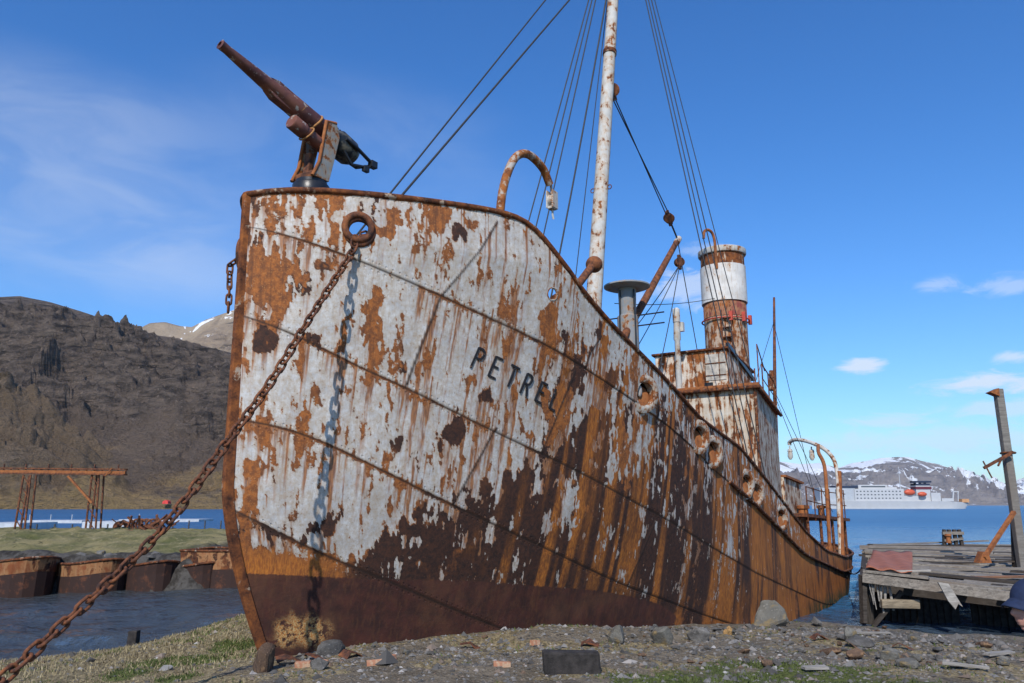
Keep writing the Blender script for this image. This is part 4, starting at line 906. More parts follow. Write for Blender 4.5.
# ---- mooring chain from the hawse to the shore and the chain at the other bow
M_chain = allrust('rusty_chain', .70, 5)
h0 = DATA['holes'][0]; HC = W(*h0)
cp_ = [tuple(HC + Vector((.16, .28, .03))), tuple(HC + Vector((-.02, -.05, -.19))), (-2.341, 11.146, 6.926), (-2.721, 10.439, 5.767), (-3.029, 9.865, 4.796), (-3.315, 9.334, 4.032), (-3.651, 8.708, 3.143), (-3.906, 8.232, 2.646), (-4.175, 7.733, 2.196), (-4.407, 7.3, 1.816), (-4.56, 7.02, 1.64), (-4.80, 6.55, gz(-4.8, 6.55) + .05), (-5.2, 5.8, gz(-5.2, 5.8) + .04), (-5.6, 5.0, gz(-5.6, 5.0) + .04)]
o = chain_mesh(smooth_path(cp_, 10), .138, .036, .135).build('mooring_chain', M_chain); tag(o, 'long rusty mooring chain running from the bow to the shore', 'chain')
hc = [W(h0[0], -h0[1] + .05, h0[2]), W(h0[0] - .16, -h0[1] - .22, h0[2] - .14), W(h0[0] - .17, -h0[1] - .25, h0[2] - .3), W(h0[0] - .17, -h0[1] - .23, h0[2] - .6), W(h0[0] - .17, -h0[1] - .22, h0[2] - 1.0)]
o = chain_mesh(smooth_path(hc, 8), .13, .036, .12).build('anchor_chain', M_chain); tag(o, 'short rusty chain hanging from the far side of the bow', 'chain')

# ================================================================== PIER
M_plank = wood('grey_pier_planks', (.31, .275, .235), 'X'); M_plankd = wood('dark_pier_timber', (.075, .062, .052), 'X'); M_pile = wood('wet_pier_pile', (.055, .046, .038), 'Z')
A = at(866, 572, 23.3); B_ = at(1018, 590, 21.6); Cc = at(1070, 544.5, 39.5); Dd = at(869, 543.5, 41)
def PD(i, j):   # i along the front edge, j towards the far end
    return A.lerp(B_, i).lerp(Dd.lerp(Cc, i), j)
pier = thing('wooden_pier', 'ruined grey plank pier beside the stern of the ship', 'pier', (0, 0, 0))
nrow = 62
for k in range(nrow):
    j = k / nrow; j2 = (k + .86) / nrow
    i0 = max(-.06, random.gauss(.0, .02)); cuts = [i0] + sorted(random.uniform(.3, .95) for _ in range(1)) + [1.45]
    for a_, b_2 in zip(cuts, cuts[1:]):
        if random.random() < .11: continue
        dz = Vector((0, 0, random.uniform(-.05, .045))); tl_ = random.uniform(-.03, .03)
        lo = [PD(a_, j), PD(b_2 - .006, j), PD(b_2 - .006, j2), PD(a_, j2)]; lo = [q + dz + Vector((0, 0, tl_ if m in (1, 2) else 0)) for m, q in enumerate(lo)]
        MB().hexa([q - Vector((0, 0, .07)) for q in lo], lo).build('deck_plank', random.choice([M_plank, M_plank, M_plank, M_plankd]), pier)
up = Vector((0, 0, .01))
MB().bar(PD(-.03, -.012) - Vector((0, 0, .16)), PD(1.5, -.012) - Vector((0, 0, .16)), .22, .26, jit=.02).build('edge_beam', M_plank, pier, .01)
MB().bar(PD(-.02, 0) - Vector((0, 0, .2)), PD(-.02, 1) - Vector((0, 0, .2)), .2, .24).build('side_beam', M_plankd, pier, .01)
for j in (.03, .2, .4, .62, .85): MB().bar(PD(-.01, j) - Vector((0, 0, .42)), PD(1.5, j) - Vector((0, 0, .42)), .24, .26).build('cross_beam', M_plankd, pier)
for i in (.3, .65, 1.0, 1.3): MB().bar(PD(i, .0) - Vector((0, 0, .2)), PD(i, 1) - Vector((0, 0, .2)), .18, .22).build('stringer', M_plankd, pier)
for j in (.01, .17, .38, .6, .83):
    for i in (-.015, .22, .5, .8, 1.15):
        if j < .1 and i > 0: continue
        q = PD(i, j); MB().tube([(q.x + random.uniform(-.1, .1), q.y + random.uniform(-.1, .1), -1.5), (q.x, q.y, q.z - .3)], [.19, .16], 12).build('pile', M_pile, pier)
q = PD(-.015, 0)
MB().bar((q.x + .05, q.y - .18, .02), (q.x + .9, q.y - .25, .95), .14, .10).build('diagonal_brace', M_plankd, pier)
MB().bar((q.x + .25, q.y - .30, .62), (q.x + 1.25, q.y - .42, .64), .26, .22, jit=.02).build('bearing_block', wood('tan_timber', (.36, .29, .20), 'X'), pier, .02)
MB().box((q.x - .12, q.y - .1, .72), (.14, .2, 1.3), Matrix.Rotation(.06, 3, 'Y'), .03).build('corner_fender', M_plankd, pier, .02)
for k in range(34):
    i = -.01 + 1.45 * k / 34
    if k in (14, 15, 23, 29): continue
    qa = PD(i, .10); MB().box((qa.x, qa.y, .1), (.23, .06, 2.0), Matrix.Rotation(random.uniform(-.03, .03), 3, 'Y')).build('shade_backing', M_tar, pier)  # added dark boards standing in for the black shade under the deck
# splintered sheathing at the corner and a board hanging from the edge
mb = MB()
for k in range(9):
    x0 = q.x + .02 + .065 * k; mb.bar((x0, q.y - .22 - .01 * k, 1.18), (x0 + random.uniform(-.08, .08), q.y - .26, .45 + random.uniform(-.12, .3)), .055, .03, jit=.012)
mb.build('splintered_sheathing', M_plankw, pier)
h_ = PD(.49, -.03); MB().prism([h_ + Vector((0, -.12, .02)), h_ + Vector((.26, -.14, -.02)), h_ + Vector((.56, -.16, -.60)), h_ + Vector((.45, -.16, -.52)), h_ + Vector((.36, -.16, -.66)), h_ + Vector((.20, -.15, -.45))], (0, .05, 0)).build('hanging_board', M_plankw, pier)
# loose boards on top
for (i, j, L, rz, w_, m_, lb) in [(.30, .96, 5.5, -.18, .24, M_plank, 'long grey board lying along the pier\'s far edge'), (.62, .18, 3.4, -.34, .22, M_plank, 'grey board askew near the front of the pier'), (.82, .10, 2.6, -.28, .2, wood('reddish_board', (.30, .16, .10), 'X'), 'reddish board lying on the pier\'s front edge'), (.55, .3, 3.8, -.22, .26, M_plankd, 'dark board lying in the middle of the pier'), (.22, .03, 1.7, -.31, .10, M_plankw, 'pale batten along the foot of the red sheet')]:
    b_ = PD(i, j) + Vector((0, 0, .07)); o = MB().box((0, 0, 0), (L, w_, .06), None, .01).build('loose_board', m_, None, .005); o.location = b_; o.rotation_euler = (random.uniform(-.02, .02), -.045, rz); tag(o, lb, 'board')
sh = [PD(.0, .02), PD(.32, .02), PD(.25, .54), PD(.03, .54)]; sh = [x_ + Vector((0, 0, .055)) for x_ in sh]
n = NT('red_oxide_sheet'); v = n.obj; M_sheet = n.done(n.mix(n.step(n.noise(v, 2.2, 6, .6), .35, .7), (.33, .115, .062), (.22, .080, .048)), .75, 0, n.bump(n.noise(v, 6, 5, .6), .4, .02))
N_ = 14; V = []; F = []
for a_ in range(N_):
    for b_ in range(N_):
        p = sh[0].lerp(sh[1], a_ / (N_ - 1)).lerp(sh[3].lerp(sh[2], a_ / (N_ - 1)), b_ / (N_ - 1)); V.append(p + Vector((0, 0, .04 + .035 * math.sin(a_ * 1.1 + b_ * .6) )))
F = [(a_ * N_ + b_, a_ * N_ + b_ + 1, (a_ + 1) * N_ + b_ + 1, (a_ + 1) * N_ + b_) for a_ in range(N_ - 1) for b_ in range(N_ - 1)]
o = MB().add(V, F, True).build('metal_sheet', M_sheet); sd_ = o.modifiers.new('thick', 'SOLIDIFY'); sd_.thickness = .012; tag(o, 'rust red metal sheet lying on the near corner of the pier', 'metal sheet')
# leaning post
post = thing('leaning_post', 'tall grey timber post with crossarm leaning over the pier', 'post', at(1022, 566, 27))
def PL(p): return Vector(p) - post.location
pb = at(1023, 572, 27); ptp = at(998, 389, 27.4)
MB().bar(pb, ptp, .25, .24, (0, 1, 0), .012).build('shaft', wood('grey_post_timber', (.27, .25, .225), 'X'), None, .02)
sft = bpy.data.objects['shaft']; sft.parent = post; sft.location = -post.location
def pchild(mb, name, mat, bev=0.):
    o = mb.build(name, mat, post, bev); o.location = -post.location; return o
pchild(MB().prism([at(990, 392, 27.2), at(999, 388, 27.2), at(1000, 396, 27.2)], (0, .3, 0)), 'top_bracket', M_rust)
pchild(MB().bar(at(1013, 452, 26.9), at(984, 468, 26.9), .09, .09).bar(at(983, 461, 26.9), at(992, 478, 26.9), .035, .035).bar(at(1003, 456, 26.9), at(998, 466, 26.9), .05, .05), 'crossarm', M_rustd)
pchild(MB().bar(at(1014, 512, 26.6), at(984, 558, 25.6), .12, .10).prism([at(979, 563, 25.6), at(992, 563, 25.6), at(988, 552, 25.6), at(983, 552, 25.6)], (0, .3, 0)), 'steel_brace', M_rust)
pchild(MB().torus(at(1008, 453, 27.25), (ptp - pb).normalized(), .22, .03, 20, 6), 'wire_wrap', M_rustd)
pchild(MB().bar(at(1016, 580, 27.3), at(1013, 505, 27.3), .2, .12), 'back_post', M_plankd)
# timber bollard frame at the pier's end
bo = thing('bollard_frame', 'small rusty mooring frame at the far end of the pier', 'bollard', at(953, 545, 39))
mb = MB(); L0 = bo.location
for x_ in (-.42, -.14, .16, .44): mb.bar(Vector((x_, 0, -.1)), Vector((x_ * .8, 0, .72)), .14, .14)
mb.build('upright', M_plankd, bo); MB().bar((-.5, -.1, .55), (.5, -.1, .55), .12, .14).bar((-.45, -.1, .2), (.45, -.1, .3), .1, .1).build('cross_piece', M_plank, bo)
MB().lathe((-.28, -.15, .1), (0, 0, 1), [(0, .12), (.3, .1), (.32, .16), (.42, .14)], 12).build('iron_bitt', M_rust, bo)
# mooring line from the stern to the pier
P0 = W(29.5, 1.95, 1.35); P1 = PD(-.03, .12) + Vector((0, 0, -.02)); pts = [P0.lerp(P1, t / 14) - Vector((0, 0, .5 * 4 * (t / 14) * (1 - t / 14))) for t in range(15)]
o = MB().tube(pts, .022, 6).build('mooring_rope', M_wire); tag(o, 'thin dark rope slung from the ship\'s stern to the pier', 'rope')

# ================================================================== LEFT SHORE
# turf bank with the sunken barges along it
bx = np.arange(-75, -9.0, .3); byy = np.arange(30.5, 62, .3); X2, Y2 = np.meshgrid(bx, byy)
edge = np.minimum(1, 1) * (Y2 - 33.4 + .35 * np.sin(X2 * 1.3) + (fbm(X2 * .7, Y2 * .7, 4, 33) - .5) * 2); rt = (-12.4 - X2) + (fbm(X2 * .8, Y2 * .5, 4, 34) - .5) * 3; bk = 57 - Y2
m3 = np.minimum(np.minimum(edge, rt * .8), bk * .5)
Z2 = -1 + 2.25 * sstep(-1.2, .7, m3) + .50 * sstep(0, 12, Y2 - 34) * sstep(0, 2, m3) + .55 * (fbm(X2 * .5, Y2 * .5, 5, 35) - .5) + .34 * (fbm(X2 * 2.5, Y2 * 2.5, 4, 36) - .5)
n = NT('turf_bank'); w = n.world(); nz = n.noise(n.map(w, (1, .5, 1)), .5, 8, .7); nb = n.noise(n.map(w, (1, .6, 1)), 2.2, 7, .72)
c = n.mix(n.step(nz, .34, .62), (.095, .098, .034), (.24, .20, .095)); c = n.mix(n.step(nb, .55, .7), c, (.34, .28, .15)); c = n.mix(n.step(nb, .45, .3), c, (.032, .033, .016))
c = n.mix(n.step(n.attr('bank'), .75, .35), c, n.mix(n.step(nb, .4, .6), (.030, .026, .022), (.085, .078, .070)))
o = np_mesh('grass_bank', np.stack([X2, Y2, Z2], -1).reshape(-1, 3), grid_faces(len(byy), len(bx)), n.done(c, .95, 0, n.bump(nb, 1, .15), .2), None, True, dict(bank=np.clip(sstep(-.2, 2.6, m3), 0, 1))); o['kind'] = 'structure'
# barges
M_bo = rusty('orange_barge_side', (.24, .080, .032), .42, .6, .75, .6, .85); M_bd = allrust('dark_barge_side', 1.15, 1.0); M_fill = rockmat('rubble_fill', (.19, .18, .165), (.09, .085, .08))
def barge(cx, cy, L, wd, h, rz, lb, side_mat):
    t = thing('sunken_barge', lb, 'barge', (cx, cy, 0), rz, 'rusted barges along the turf bank')
    # plan outline with a bluff bow to the right
    pl = []; 
    for k in range(13):
        a_ = -math.pi / 2 + math.pi * k / 12; pl.append((L / 2 - wd * 1.15 + wd * 1.15 * math.cos(a_) ** .8 if k not in (0, 12) else L / 2 - wd * 1.15, wd / 2 * math.sin(a_)))
    pl += [(-L / 2, wd / 2), (-L / 2, -wd / 2)]; N = len(pl)
    def ring(z, f): return [Vector((x * f, y * f, z + (.22 * max(0, x / (L / 2)) ** 3 if z > 0 else 0))) for x, y in pl]
    def wall(z0, z1, f0, f1, mat, name, par):
        vs = ring(z0, f0) + ring(z1, f1); return MB().add(vs, [(i, (i + 1) % N, N + (i + 1) % N, N + i) for i in range(N)]).build(name, mat, par)
    lo_ = wall(-1.2, h * .52, .90, .965, M_bd, 'hull', t); wall(h * .52, h, .966, 1.0, side_mat, 'side_plating', t); wall(h - .02, h * .55, .985, .96, M_bd, 'inner_side', t)
    MB().tube(ring(h, 1.0), .05, 6, closed=True).build('gunwale', M_rim, t)
    tp = ring(h - .18, .975); MB().add(tp + [Vector((0, 0, h - .02))], [(i, (i + 1) % N, N) for i in range(N)]).build('rubble_fill', M_fill, t)
    return t
for (u, Y_, L, wd_, h_b, rz, lb, mt_) in [(40, 31.6, 6.5, 3.2, 1.12, -38, 'leftmost sunken barge with an orange red side', M_bo), (113, 32.0, 5.5, 2.6, 1.02, -46, 'second sunken barge from the left with orange rail plating', M_bo), (166, 32.4, 4.8, 2.3, .92, -50, 'sunken barge at the middle of the row with dark sides', M_bd),
                                         (212, 32.8, 4.6, 2.3, .84, -52, 'low dark sunken barge second from the right', M_bd), (272, 33.6, 3.4, 2.4, 1.5, -12, 'orange barge end showing close behind the stem', M_bo)]:
    p = at(u, 560, Y_); barge(p.x - math.cos(R(rz)) * L / 2 * 1.0, Y_ - math.sin(R(rz)) * L / 2, L, wd_, h_b, R(rz), lb, mt_)
for k in range(26):
    u = random.uniform(20, 225); o = stone(RM[k % 12], -22 + (u - 20) / 205 * 11.5, 34.2 + random.uniform(-.3, .7), random.uniform(.3, .7), z=1.15); tag(o, 'grey rock lying on the edge of the turf bank', 'rock', 'rocks along the turf bank edge')
# gantry
g = thing('pipe_gantry', 'rusty gantry beam on two lattice legs above the grass bank', 'gantry', (0, 0, 0))
YG = 50.
b0_ = at(-60, 470, YG + 4); b1_ = at(126, 472, YG); mb = MB(); d_ = b1_ - b0_
for dz in (-.16, .16): mb.bar(b0_ + Vector((0, 0, dz)), b1_ + Vector((0, 0, dz)), .3, .09)
for k in range(26): mb.bar(b0_ + d_ * (k / 25) + Vector((0, 0, -.16)), b0_ + d_ * (k / 25) + Vector((0, 0, .45 if k % 3 == 0 else .16)), .1, .05)
mb.build('beam', M_rustd, g); MB().bar(b0_ + Vector((0, -.1, -.05)), b1_ + Vector((0, -.1, -.05)), .06, .2).build('beam_web', M_rust, g)
for (ut, ub, v0) in ((30, 22, 532), (98, 93, 530)):
    mb = MB()
    for dx in (-.28, .28):
        for dy in (-.3, .3): mb.bar(at(ut, 475, YG + 1) + Vector((dx * .8, dy, 0)), at(ub, v0, YG + 1) + Vector((dx * 1.15, dy, -.3)), .09, .09)
    for k in range(5):
        f0 = k / 5; f1 = (k + 1) / 5; a_ = at(ut, 475, YG + 1).lerp(at(ub, v0, YG + 1), f0); b_ = at(ut, 475, YG + 1).lerp(at(ub, v0, YG + 1), f1)
        mb.bar(a_ + Vector((-.26, -.3, 0)), b_ + Vector((.26, -.3, 0)), .04, .05)
    mb.build('lattice_leg', M_rustd, g)
MB().bar(at(68, 476, YG), at(92, 503, YG), .12, .12).bar(at(105, 476, YG), at(112, 468, YG), .06, .06).build('strut', M_rust, g)
# scrap
def scrap(cx, cy, cz, w_, h__, lb, nn_):
    t = MB()
    for k in range(nn_):
        a_ = Vector((cx + random.uniform(-w_, w_), cy + random.uniform(-1, 1), cz + random.uniform(0, h__ * .5))); b_ = a_ + Vector((random.uniform(-1, 1), random.uniform(-.4, .4), random.uniform(-.2, .7))) * h__
        t.bar(a_, b_, random.uniform(.05, .16), random.uniform(.05, .14))
    for k in range(4): t.torus((cx + random.uniform(-w_, w_) * .7, cy, cz + h__ * .4), (random.uniform(-.5, .5), 1, .2), h__ * .38, .07, 16, 6)
    tag(t.build('scrap_heap', M_rustd), lb, 'scrap')
p = at(148, 531, 52); scrap(p.x, p.y, 1.55, 1.3, 1.1, 'heap of rusty scrap machinery on the grass bank', 34)
p = at(120, 531, 54); scrap(p.x, p.y, 1.5, .5, .9, 'thin bent scrap pieces left of the scrap heap', 9)
# floating pontoons and an old quay
M_pon = plain('white_pontoon_paint', (.46, .48, .50), .6, .2, 1.); M_quay = plain('dark_quay_timber', (.07, .065, .06), .9, .4, 1.5)
def pontoon(u0, u1, v_, h__, Y_, dep, lb, posts, mat=M_pon):
    a_ = at(u0, 505, Y_); b_ = at(u1, 505, Y_); t = thing('floating_pontoon' if mat is M_pon else 'old_quay', lb, 'pontoon' if mat is M_pon else 'quay', ((a_.x + b_.x) / 2, Y_, 0), random.uniform(-.03, .03))
    w_ = b_.x - a_.x; MB().box((0, dep / 2, h__ / 2 - .15), (w_, dep, h__ + .3)).build('deck', mat, t)
    for k in range(posts):
        x_ = -w_ / 2 + w_ * (k + .5) / posts; MB().bar((x_, .1, h__ - .1), (x_, .1, h__ + 1.1), .10, .10).build('post', mat, t)
pontoon(20, 84, 0, .5, 150, 8, 'white floating pontoon behind the gantry legs', 3)
pontoon(84, 128, 0, .9, 120, 10, 'broad white pontoon right of the gantry', 0)
pontoon(120, 200, 0, .45, 165, 8, 'white pontoon behind the scrap heap', 2)
pontoon(-30, 22, 0, .9, 110, 9, 'pale pontoon at the left edge of the picture', 0)
pontoon(150, 262, 0, .75, 78, 7, 'dark old timber quay behind the scrap heap', 7, M_quay)
pontoon(30, 118, 0, .55, 72, 4, 'low dark timber quay under the gantry beam', 5, M_quay)
# red hut on the far shore
p = at(166, 505, 640); t = thing('red_shelter', 'small bright red shelter on the far shore', 'shelter', (p.x, p.y, 4.2)); MB().prism([(-2.4, -2, 0), (2.4, -2, 0), (2, -2, 2.0), (0, -2, 3.0), (-2, -2, 2.0)], (0, 6, 0)).build('tent_wall', plain('red_canvas', (.62, .05, .04), .8, .2, .5), t)

# ================================================================== FAR SHORES
def ridge_tab(L):
    q = np.array([(p.x, p.z - 0) for p in (at(u, v_, 1.0) for u, v_ in L)]); return q[:, 0], (q[:, 1] - EYE)
def range_mesh(name, L, u0, u1, nu, Y0, Y1, Y2, prof, amp, seed, mat, spur=None, foot=1.0, fs=1.0, rad=70):
    kx, kz = ridge_tab(L); k = np.linspace(at(u0, 450, 1.).x, at(u1, 450, 1.).x, nu)
    t = np.concatenate([np.linspace(0, 1, rad), np.linspace(1.03, 1.7, rad // 4)])
    K, T_ = np.meshgrid(k, t); Yy = np.where(T_ <= 1, Y0 + (Y1 - Y0) * T_, Y1 + (Y2 - Y1) * (T_ - 1) / .7)
    Xx = K * Yy; Hr = np.interp(K, kx, kz) * Y1 + EYE
    pr = np.interp(np.minimum(T_, 1), *zip(*prof)); h = foot + (Hr - foot) * pr
    h = np.where(T_ > 1, Hr * (1 - .8 * ((T_ - 1) / .7) ** 1.2), h)
    sc = fs / 100.
    nz = ridged(Xx * sc, Yy * sc * .8, 6, seed) - .5; fz = fbm(Xx * sc * 3.5, Yy * sc * 2.0, 5, seed + 5) - .5; gl = ridged(Xx * sc * 1.6 + fz, Yy * sc * .22, 4, seed + 9) - .5
    env = sstep(0, .25, T_) * (1 - .95 * sstep(.72, .98, T_))
    strat = np.sin(h / (Hr.max() * .045) + 5 * fz) 
    low = fbm(Xx * sc * .55, Yy * sc * .5, 4, seed + 41); band_ = sstep(.34, .50, T_) * (1 - sstep(.74, .92, T_))
    crag = sstep(.36, .54, low + .42 * band_ - .16 + .22 * (ridged(Xx * sc * 1.3, Yy * sc * .5, 4, seed + 45) - .5))
    led = h / (Hr.max() * .055) + 2.2 * fz + .8 * nz; led = led - np.floor(led); led = np.minimum(1, led * 3) * (1 - sstep(.6, 1, led))
    gul = ridged(Xx * sc * 1.1 + 1.2 * fz, Yy * sc * .10, 5, seed + 9) - .5
    tf = 1 - .99 * sstep(.66, .92, T_)
    h = h + amp * env * (gul * .75 * tf + nz * .35 * tf + crag * tf * (.10 + nz * .9 + fz * .7 + .34 * (led - .4) + .32 * (fbm(Xx * sc * 9, Yy * sc * 6, 5, seed + 31, .55) - .5)) + .08 * (fbm(Xx * sc * 7, Yy * sc * 4, 4, seed + 33) - .5))
    if spur:
        sx, sz = ridge_tab(spur[0]); Ys = spur[1]; hs = (np.interp(K, sx, sz, right=-.02) * Ys + EYE) * np.clip(1 - np.abs(Yy - Ys) / np.where(Yy < Ys, Ys - Y0 + 20, 130), 0, 1) ** .85
        hs = hs + amp * .6 * (nz + fz * 1.2 + gl * .4 + .35 * led) * sstep(2, 30, hs); sm_ = hs > h; h = np.maximum(h, hs); crag = np.where(sm_, sstep(.42, .56, low + .3 * (nz + fz)), crag)
    else: sm_ = h * 0
    h = np.where(T_ == 0, -3, h)
    V = np.stack([Xx, Yy, h], -1); rel = h / np.maximum(Hr, 1)
    gy_, gx_ = np.gradient(h); slope = np.abs(gy_) / np.maximum(np.gradient(Yy, axis=0), .1)
    o = np_mesh(name, V.reshape(-1, 3), grid_faces(len(t), nu), mat, None, True, dict(rel=rel, slope=slope, spur=sm_ * 1.0, crag=crag)); o['kind'] = 'structure'; return o

def hillmat(name, rock, rock2, scree, tan, gsc, snow=0., snowlo=.5, bump=12., tanlo=.0, tanhi=.3):
    n = NT(name); w = n.world()
    a = n.noise(w, .012 * gsc, 9, .7, .4); b = n.noise(n.map(w, (1, 1, 2.6)), .045 * gsc, 8, .72); d = n.noise(w, .22 * gsc, 6, .7); st = n.noise(n.map(w, (.25, .25, 1.6)), .06 * gsc, 6, .65)
    rk = n.mix(n.step(b, .36, .62), rock2, rock); rk = n.mix(n.step(st, .55, .66), rk, tuple(c * .45 for c in rock2)); rk = n.mix(n.step(d, .56, .72), rk, tuple(c * 1.5 for c in rock))
    sc_ = n.mix(n.step(a, .35, .65), scree, tuple(c * .70 for c in scree)); sc_ = n.mix(n.m_('MULTIPLY', n.step(d, .45, .7), .4), sc_, tuple(c * 1.35 for c in scree))
    f = n.step(n.m_('ADD', n.attr('crag'), n.m_('ADD', n.m_('MULTIPLY', n.m_('SUBTRACT', b, .5), 1.1), n.m_('MULTIPLY', n.m_('SUBTRACT', a, .5), .6))), .30, .62)
    c = n.mix(f, sc_, rk)
    tm = n.m_('MULTIPLY', n.step(n.m_('ADD', n.attr('rel'), n.m_('MULTIPLY', n.m_('SUBTRACT', a, .5), .9)), tanhi, tanlo), n.step(d, .35, .6, .45, 1))
    c = n.mix(n.m_('MULTIPLY', n.attr('spur'), .22), c, tan)
    c = n.mix(tm, c, tan)
    if snow:
        s = n.m_('ADD', n.m_('MULTIPLY', n.attr('rel'), .42), n.m_('MULTIPLY', n.m_('SUBTRACT', n.noise(n.map(w, (1, .5, 1.4), rot=(0, .6, .5)), .022 * gsc, 9, .6, 1.0), .5), 2.6))
        s = n.m_('SUBTRACT', s, n.m_('MULTIPLY', n.attr('slope'), .12))
        c = n.mix(n.m_('MULTIPLY', n.step(s, snowlo, snowlo + .05), snow), c, (.86, .88, .90))
    return n.done(c, .95, 0, n.bump(n.m_('ADD', b, n.m_('MULTIPLY', d, .35)), 1.0, bump), .1)

M_hill = hillmat('dark_rock_and_scree', (.25, .19, .145), (.075, .058, .047), (.225, .165, .120), (.42, .28, .125), 1., .9, .80, 26., .0, .17)
range_mesh('left_mountain', [(-400, 280), (-200, 290), (-60, 299), (0, 297), (20, 296), (50, 302), (80, 311), (110, 321), (130, 329), (145, 334), (170, 337), (200, 345), (228, 352), (300, 372), (400, 410), (520, 450), (640, 492), (720, 506)], -330, 720, 620, 640, 1150, 1500,
           [(0, 0), (.10, .05), (.3, .22), (.45, .38), (.58, .62), (.70, .80), (.85, .90), (1, 1)], 46, 11, M_hill, ([(-400, 330), (-60, 362), (0, 378), (40, 396), (62, 415), (84, 438), (104, 458), (125, 474), (150, 500), (170, 512)], 790), 2.0, 1.0, 150)
M_tanhill = hillmat('tan_hillside', (.30, .225, .150), (.20, .150, .105), (.36, .275, .185), (.40, .31, .20), .45, .95, .62, 14.)
range_mesh('tan_hill', [(60, 345), (100, 338), (138, 329), (150, 323), (165, 322), (180, 326), (192, 327), (205, 320), (228, 312), (260, 300), (300, 296), (360, 310), (430, 360), (520, 430), (640, 500)], 60, 640, 240, 2300, 3000, 3600, [(0, .2), (.5, .62), (1, 1)], 60, 23, M_tanhill, None, 20., .45)
M_far = hillmat('snowy_far_rock', (.25, .215, .20), (.15, .128, .125), (.28, .24, .215), (.28, .23, .185), .16, 1., .235, 40., .0, .18)
range_mesh('snowy_mountains', [(600, 470), (700, 452), (760, 460), (785, 462), (800, 464), (820, 463), (838, 468), (852, 463), (866, 461), (880, 458), (896, 457), (908, 457), (922, 461), (938, 464), (955, 470), (970, 473), (985, 479), (1000, 484), (1012, 482), (1030, 476), (1080, 470), (1180, 480), (1300, 500)], 600, 1290, 560, 5600, 7400, 9200, [(0, 0), (.2, .16), (.5, .5), (1, 1)], 150, 5, M_far, None, 3., .16, 110)

# ================================================================== WHITE SHIP ACROSS THE BAY
YS = 700.
k1 = at(869, 505, YS).x - at(868, 505, YS).x
cs = thing('passenger_ship', 'white passenger ship with an orange lifeboat lying across the bay', 'ship', (at(868, 505, YS).x, YS, 0))
def ux(u): return (u - 868) * k1
def vz(v_): return (508.75 - v_) * k1
M_sw = plain('ship_white', (.46, .46, .46), .5, .05, .2); M_sg = plain('ship_pale_grey', (.40, .42, .44), .5, .1, .2); M_so = plain('lifeboat_orange', (.55, .09, .035), .5, .1, 1.); M_win = plain('dark_window_glass', (.06, .07, .085), .2, .1, 1.); M_dr = plain('funnel_maroon', (.12, .02, .03), .5, .1, 1.); M_nb = plain('funnel_navy', (.02, .03, .06), .5, .1, 1.)  # slightly darker grey for the after block, waterline stripe and mast
# hull: plan lens with a raked bow to the right
st_ = [(812, 0, .9), (817, 7, 1), (830, 8.5, 1), (900, 8.5, 1), (935, 7.2, 1), (955, 4.2, 1), (964, 1.8, 1), (969, .3, 1)]
vs = []; 
for (u, hw_, _) in st_:
    rk_ = max(0, (u - 940) / 29); top = vz(501) + max(0, (u - 930) / 40) * -1.2
    xb = ux(u - 5 * rk_ ** 2); hb = hw_ * .86
    vs += [Vector((xb, -hb, -1)), Vector((ux(u), -hw_, top)), Vector((ux(u), hw_, top)), Vector((xb, hb, -1))]
fs = []
for i in range(len(st_) - 1):
    for j in range(4): fs.append((4 * i + j, 4 * i + (j + 1) % 4, 4 * i + 4 + (j + 1) % 4, 4 * i + 4 + j))
fs += [(3, 2, 1, 0), tuple(4 * (len(st_) - 1) + j for j in range(4))]
hl_ = MB().add(vs, fs).build('hull', M_sw, cs)
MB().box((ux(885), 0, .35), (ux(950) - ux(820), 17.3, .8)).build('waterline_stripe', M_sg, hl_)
def sbox(u0, u1, v0, v1, dep, nm_, mat, par=cs): return MB().box(((ux(u0) + ux(u1)) / 2, 0, (vz(v0) + vz(v1)) / 2), (ux(u1) - ux(u0), dep, vz(v0) - vz(v1))).build(nm_, mat, par)
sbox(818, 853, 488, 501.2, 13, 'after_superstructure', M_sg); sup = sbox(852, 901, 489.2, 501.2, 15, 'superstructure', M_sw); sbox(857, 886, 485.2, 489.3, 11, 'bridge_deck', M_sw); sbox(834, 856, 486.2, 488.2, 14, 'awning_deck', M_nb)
sbox(901, 915.2, 496, 501.2, 14, 'boat_deck', M_sw); fb = sbox(915, 929, 484.4, 501.2, 9, 'funnel', M_sw); sbox(914.7, 930.6, 487.0, 489.6, 9.6, 'red_band', M_dr, fb); sbox(915, 929.2, 484.0, 485.8, 9.4, 'blue_band', M_nb, fb); sbox(914.4, 931.4, 481.2, 483.0, 8, 'funnel_top', M_nb, fb)
for u in (917, 922, 927): sbox(u - .8, u + .8, 483, 484.2, 2, 'exhaust_pipe', M_nb, fb)
sbox(928.6, 938, 493, 501.2, 12, 'forward_house', M_sw); sbox(939, 951, 498.4, 501.4, 11, 'fore_deck_house', M_sw); sbox(868, 896, 487.4, 489.3, 9, 'sun_deck', M_sw)
MB().ball((ux(906.5), -7.6, vz(492.6)), (ux(912) - ux(906.5), 2.2, 2.6), 10).build('lifeboat', M_so, cs); MB().ball((ux(919), -7.4, vz(494.4)), (ux(923.6) - ux(919), 2, 2.0), 10).build('lifeboat', M_so, cs)
MB().tube([(ux(902), 0, vz(490)), (ux(902), 0, vz(466.5))], [.45, .2], 8).bar((ux(899), 0, vz(474)), (ux(905), 0, vz(474)), .3, .3).build('mast', M_sg, cs)
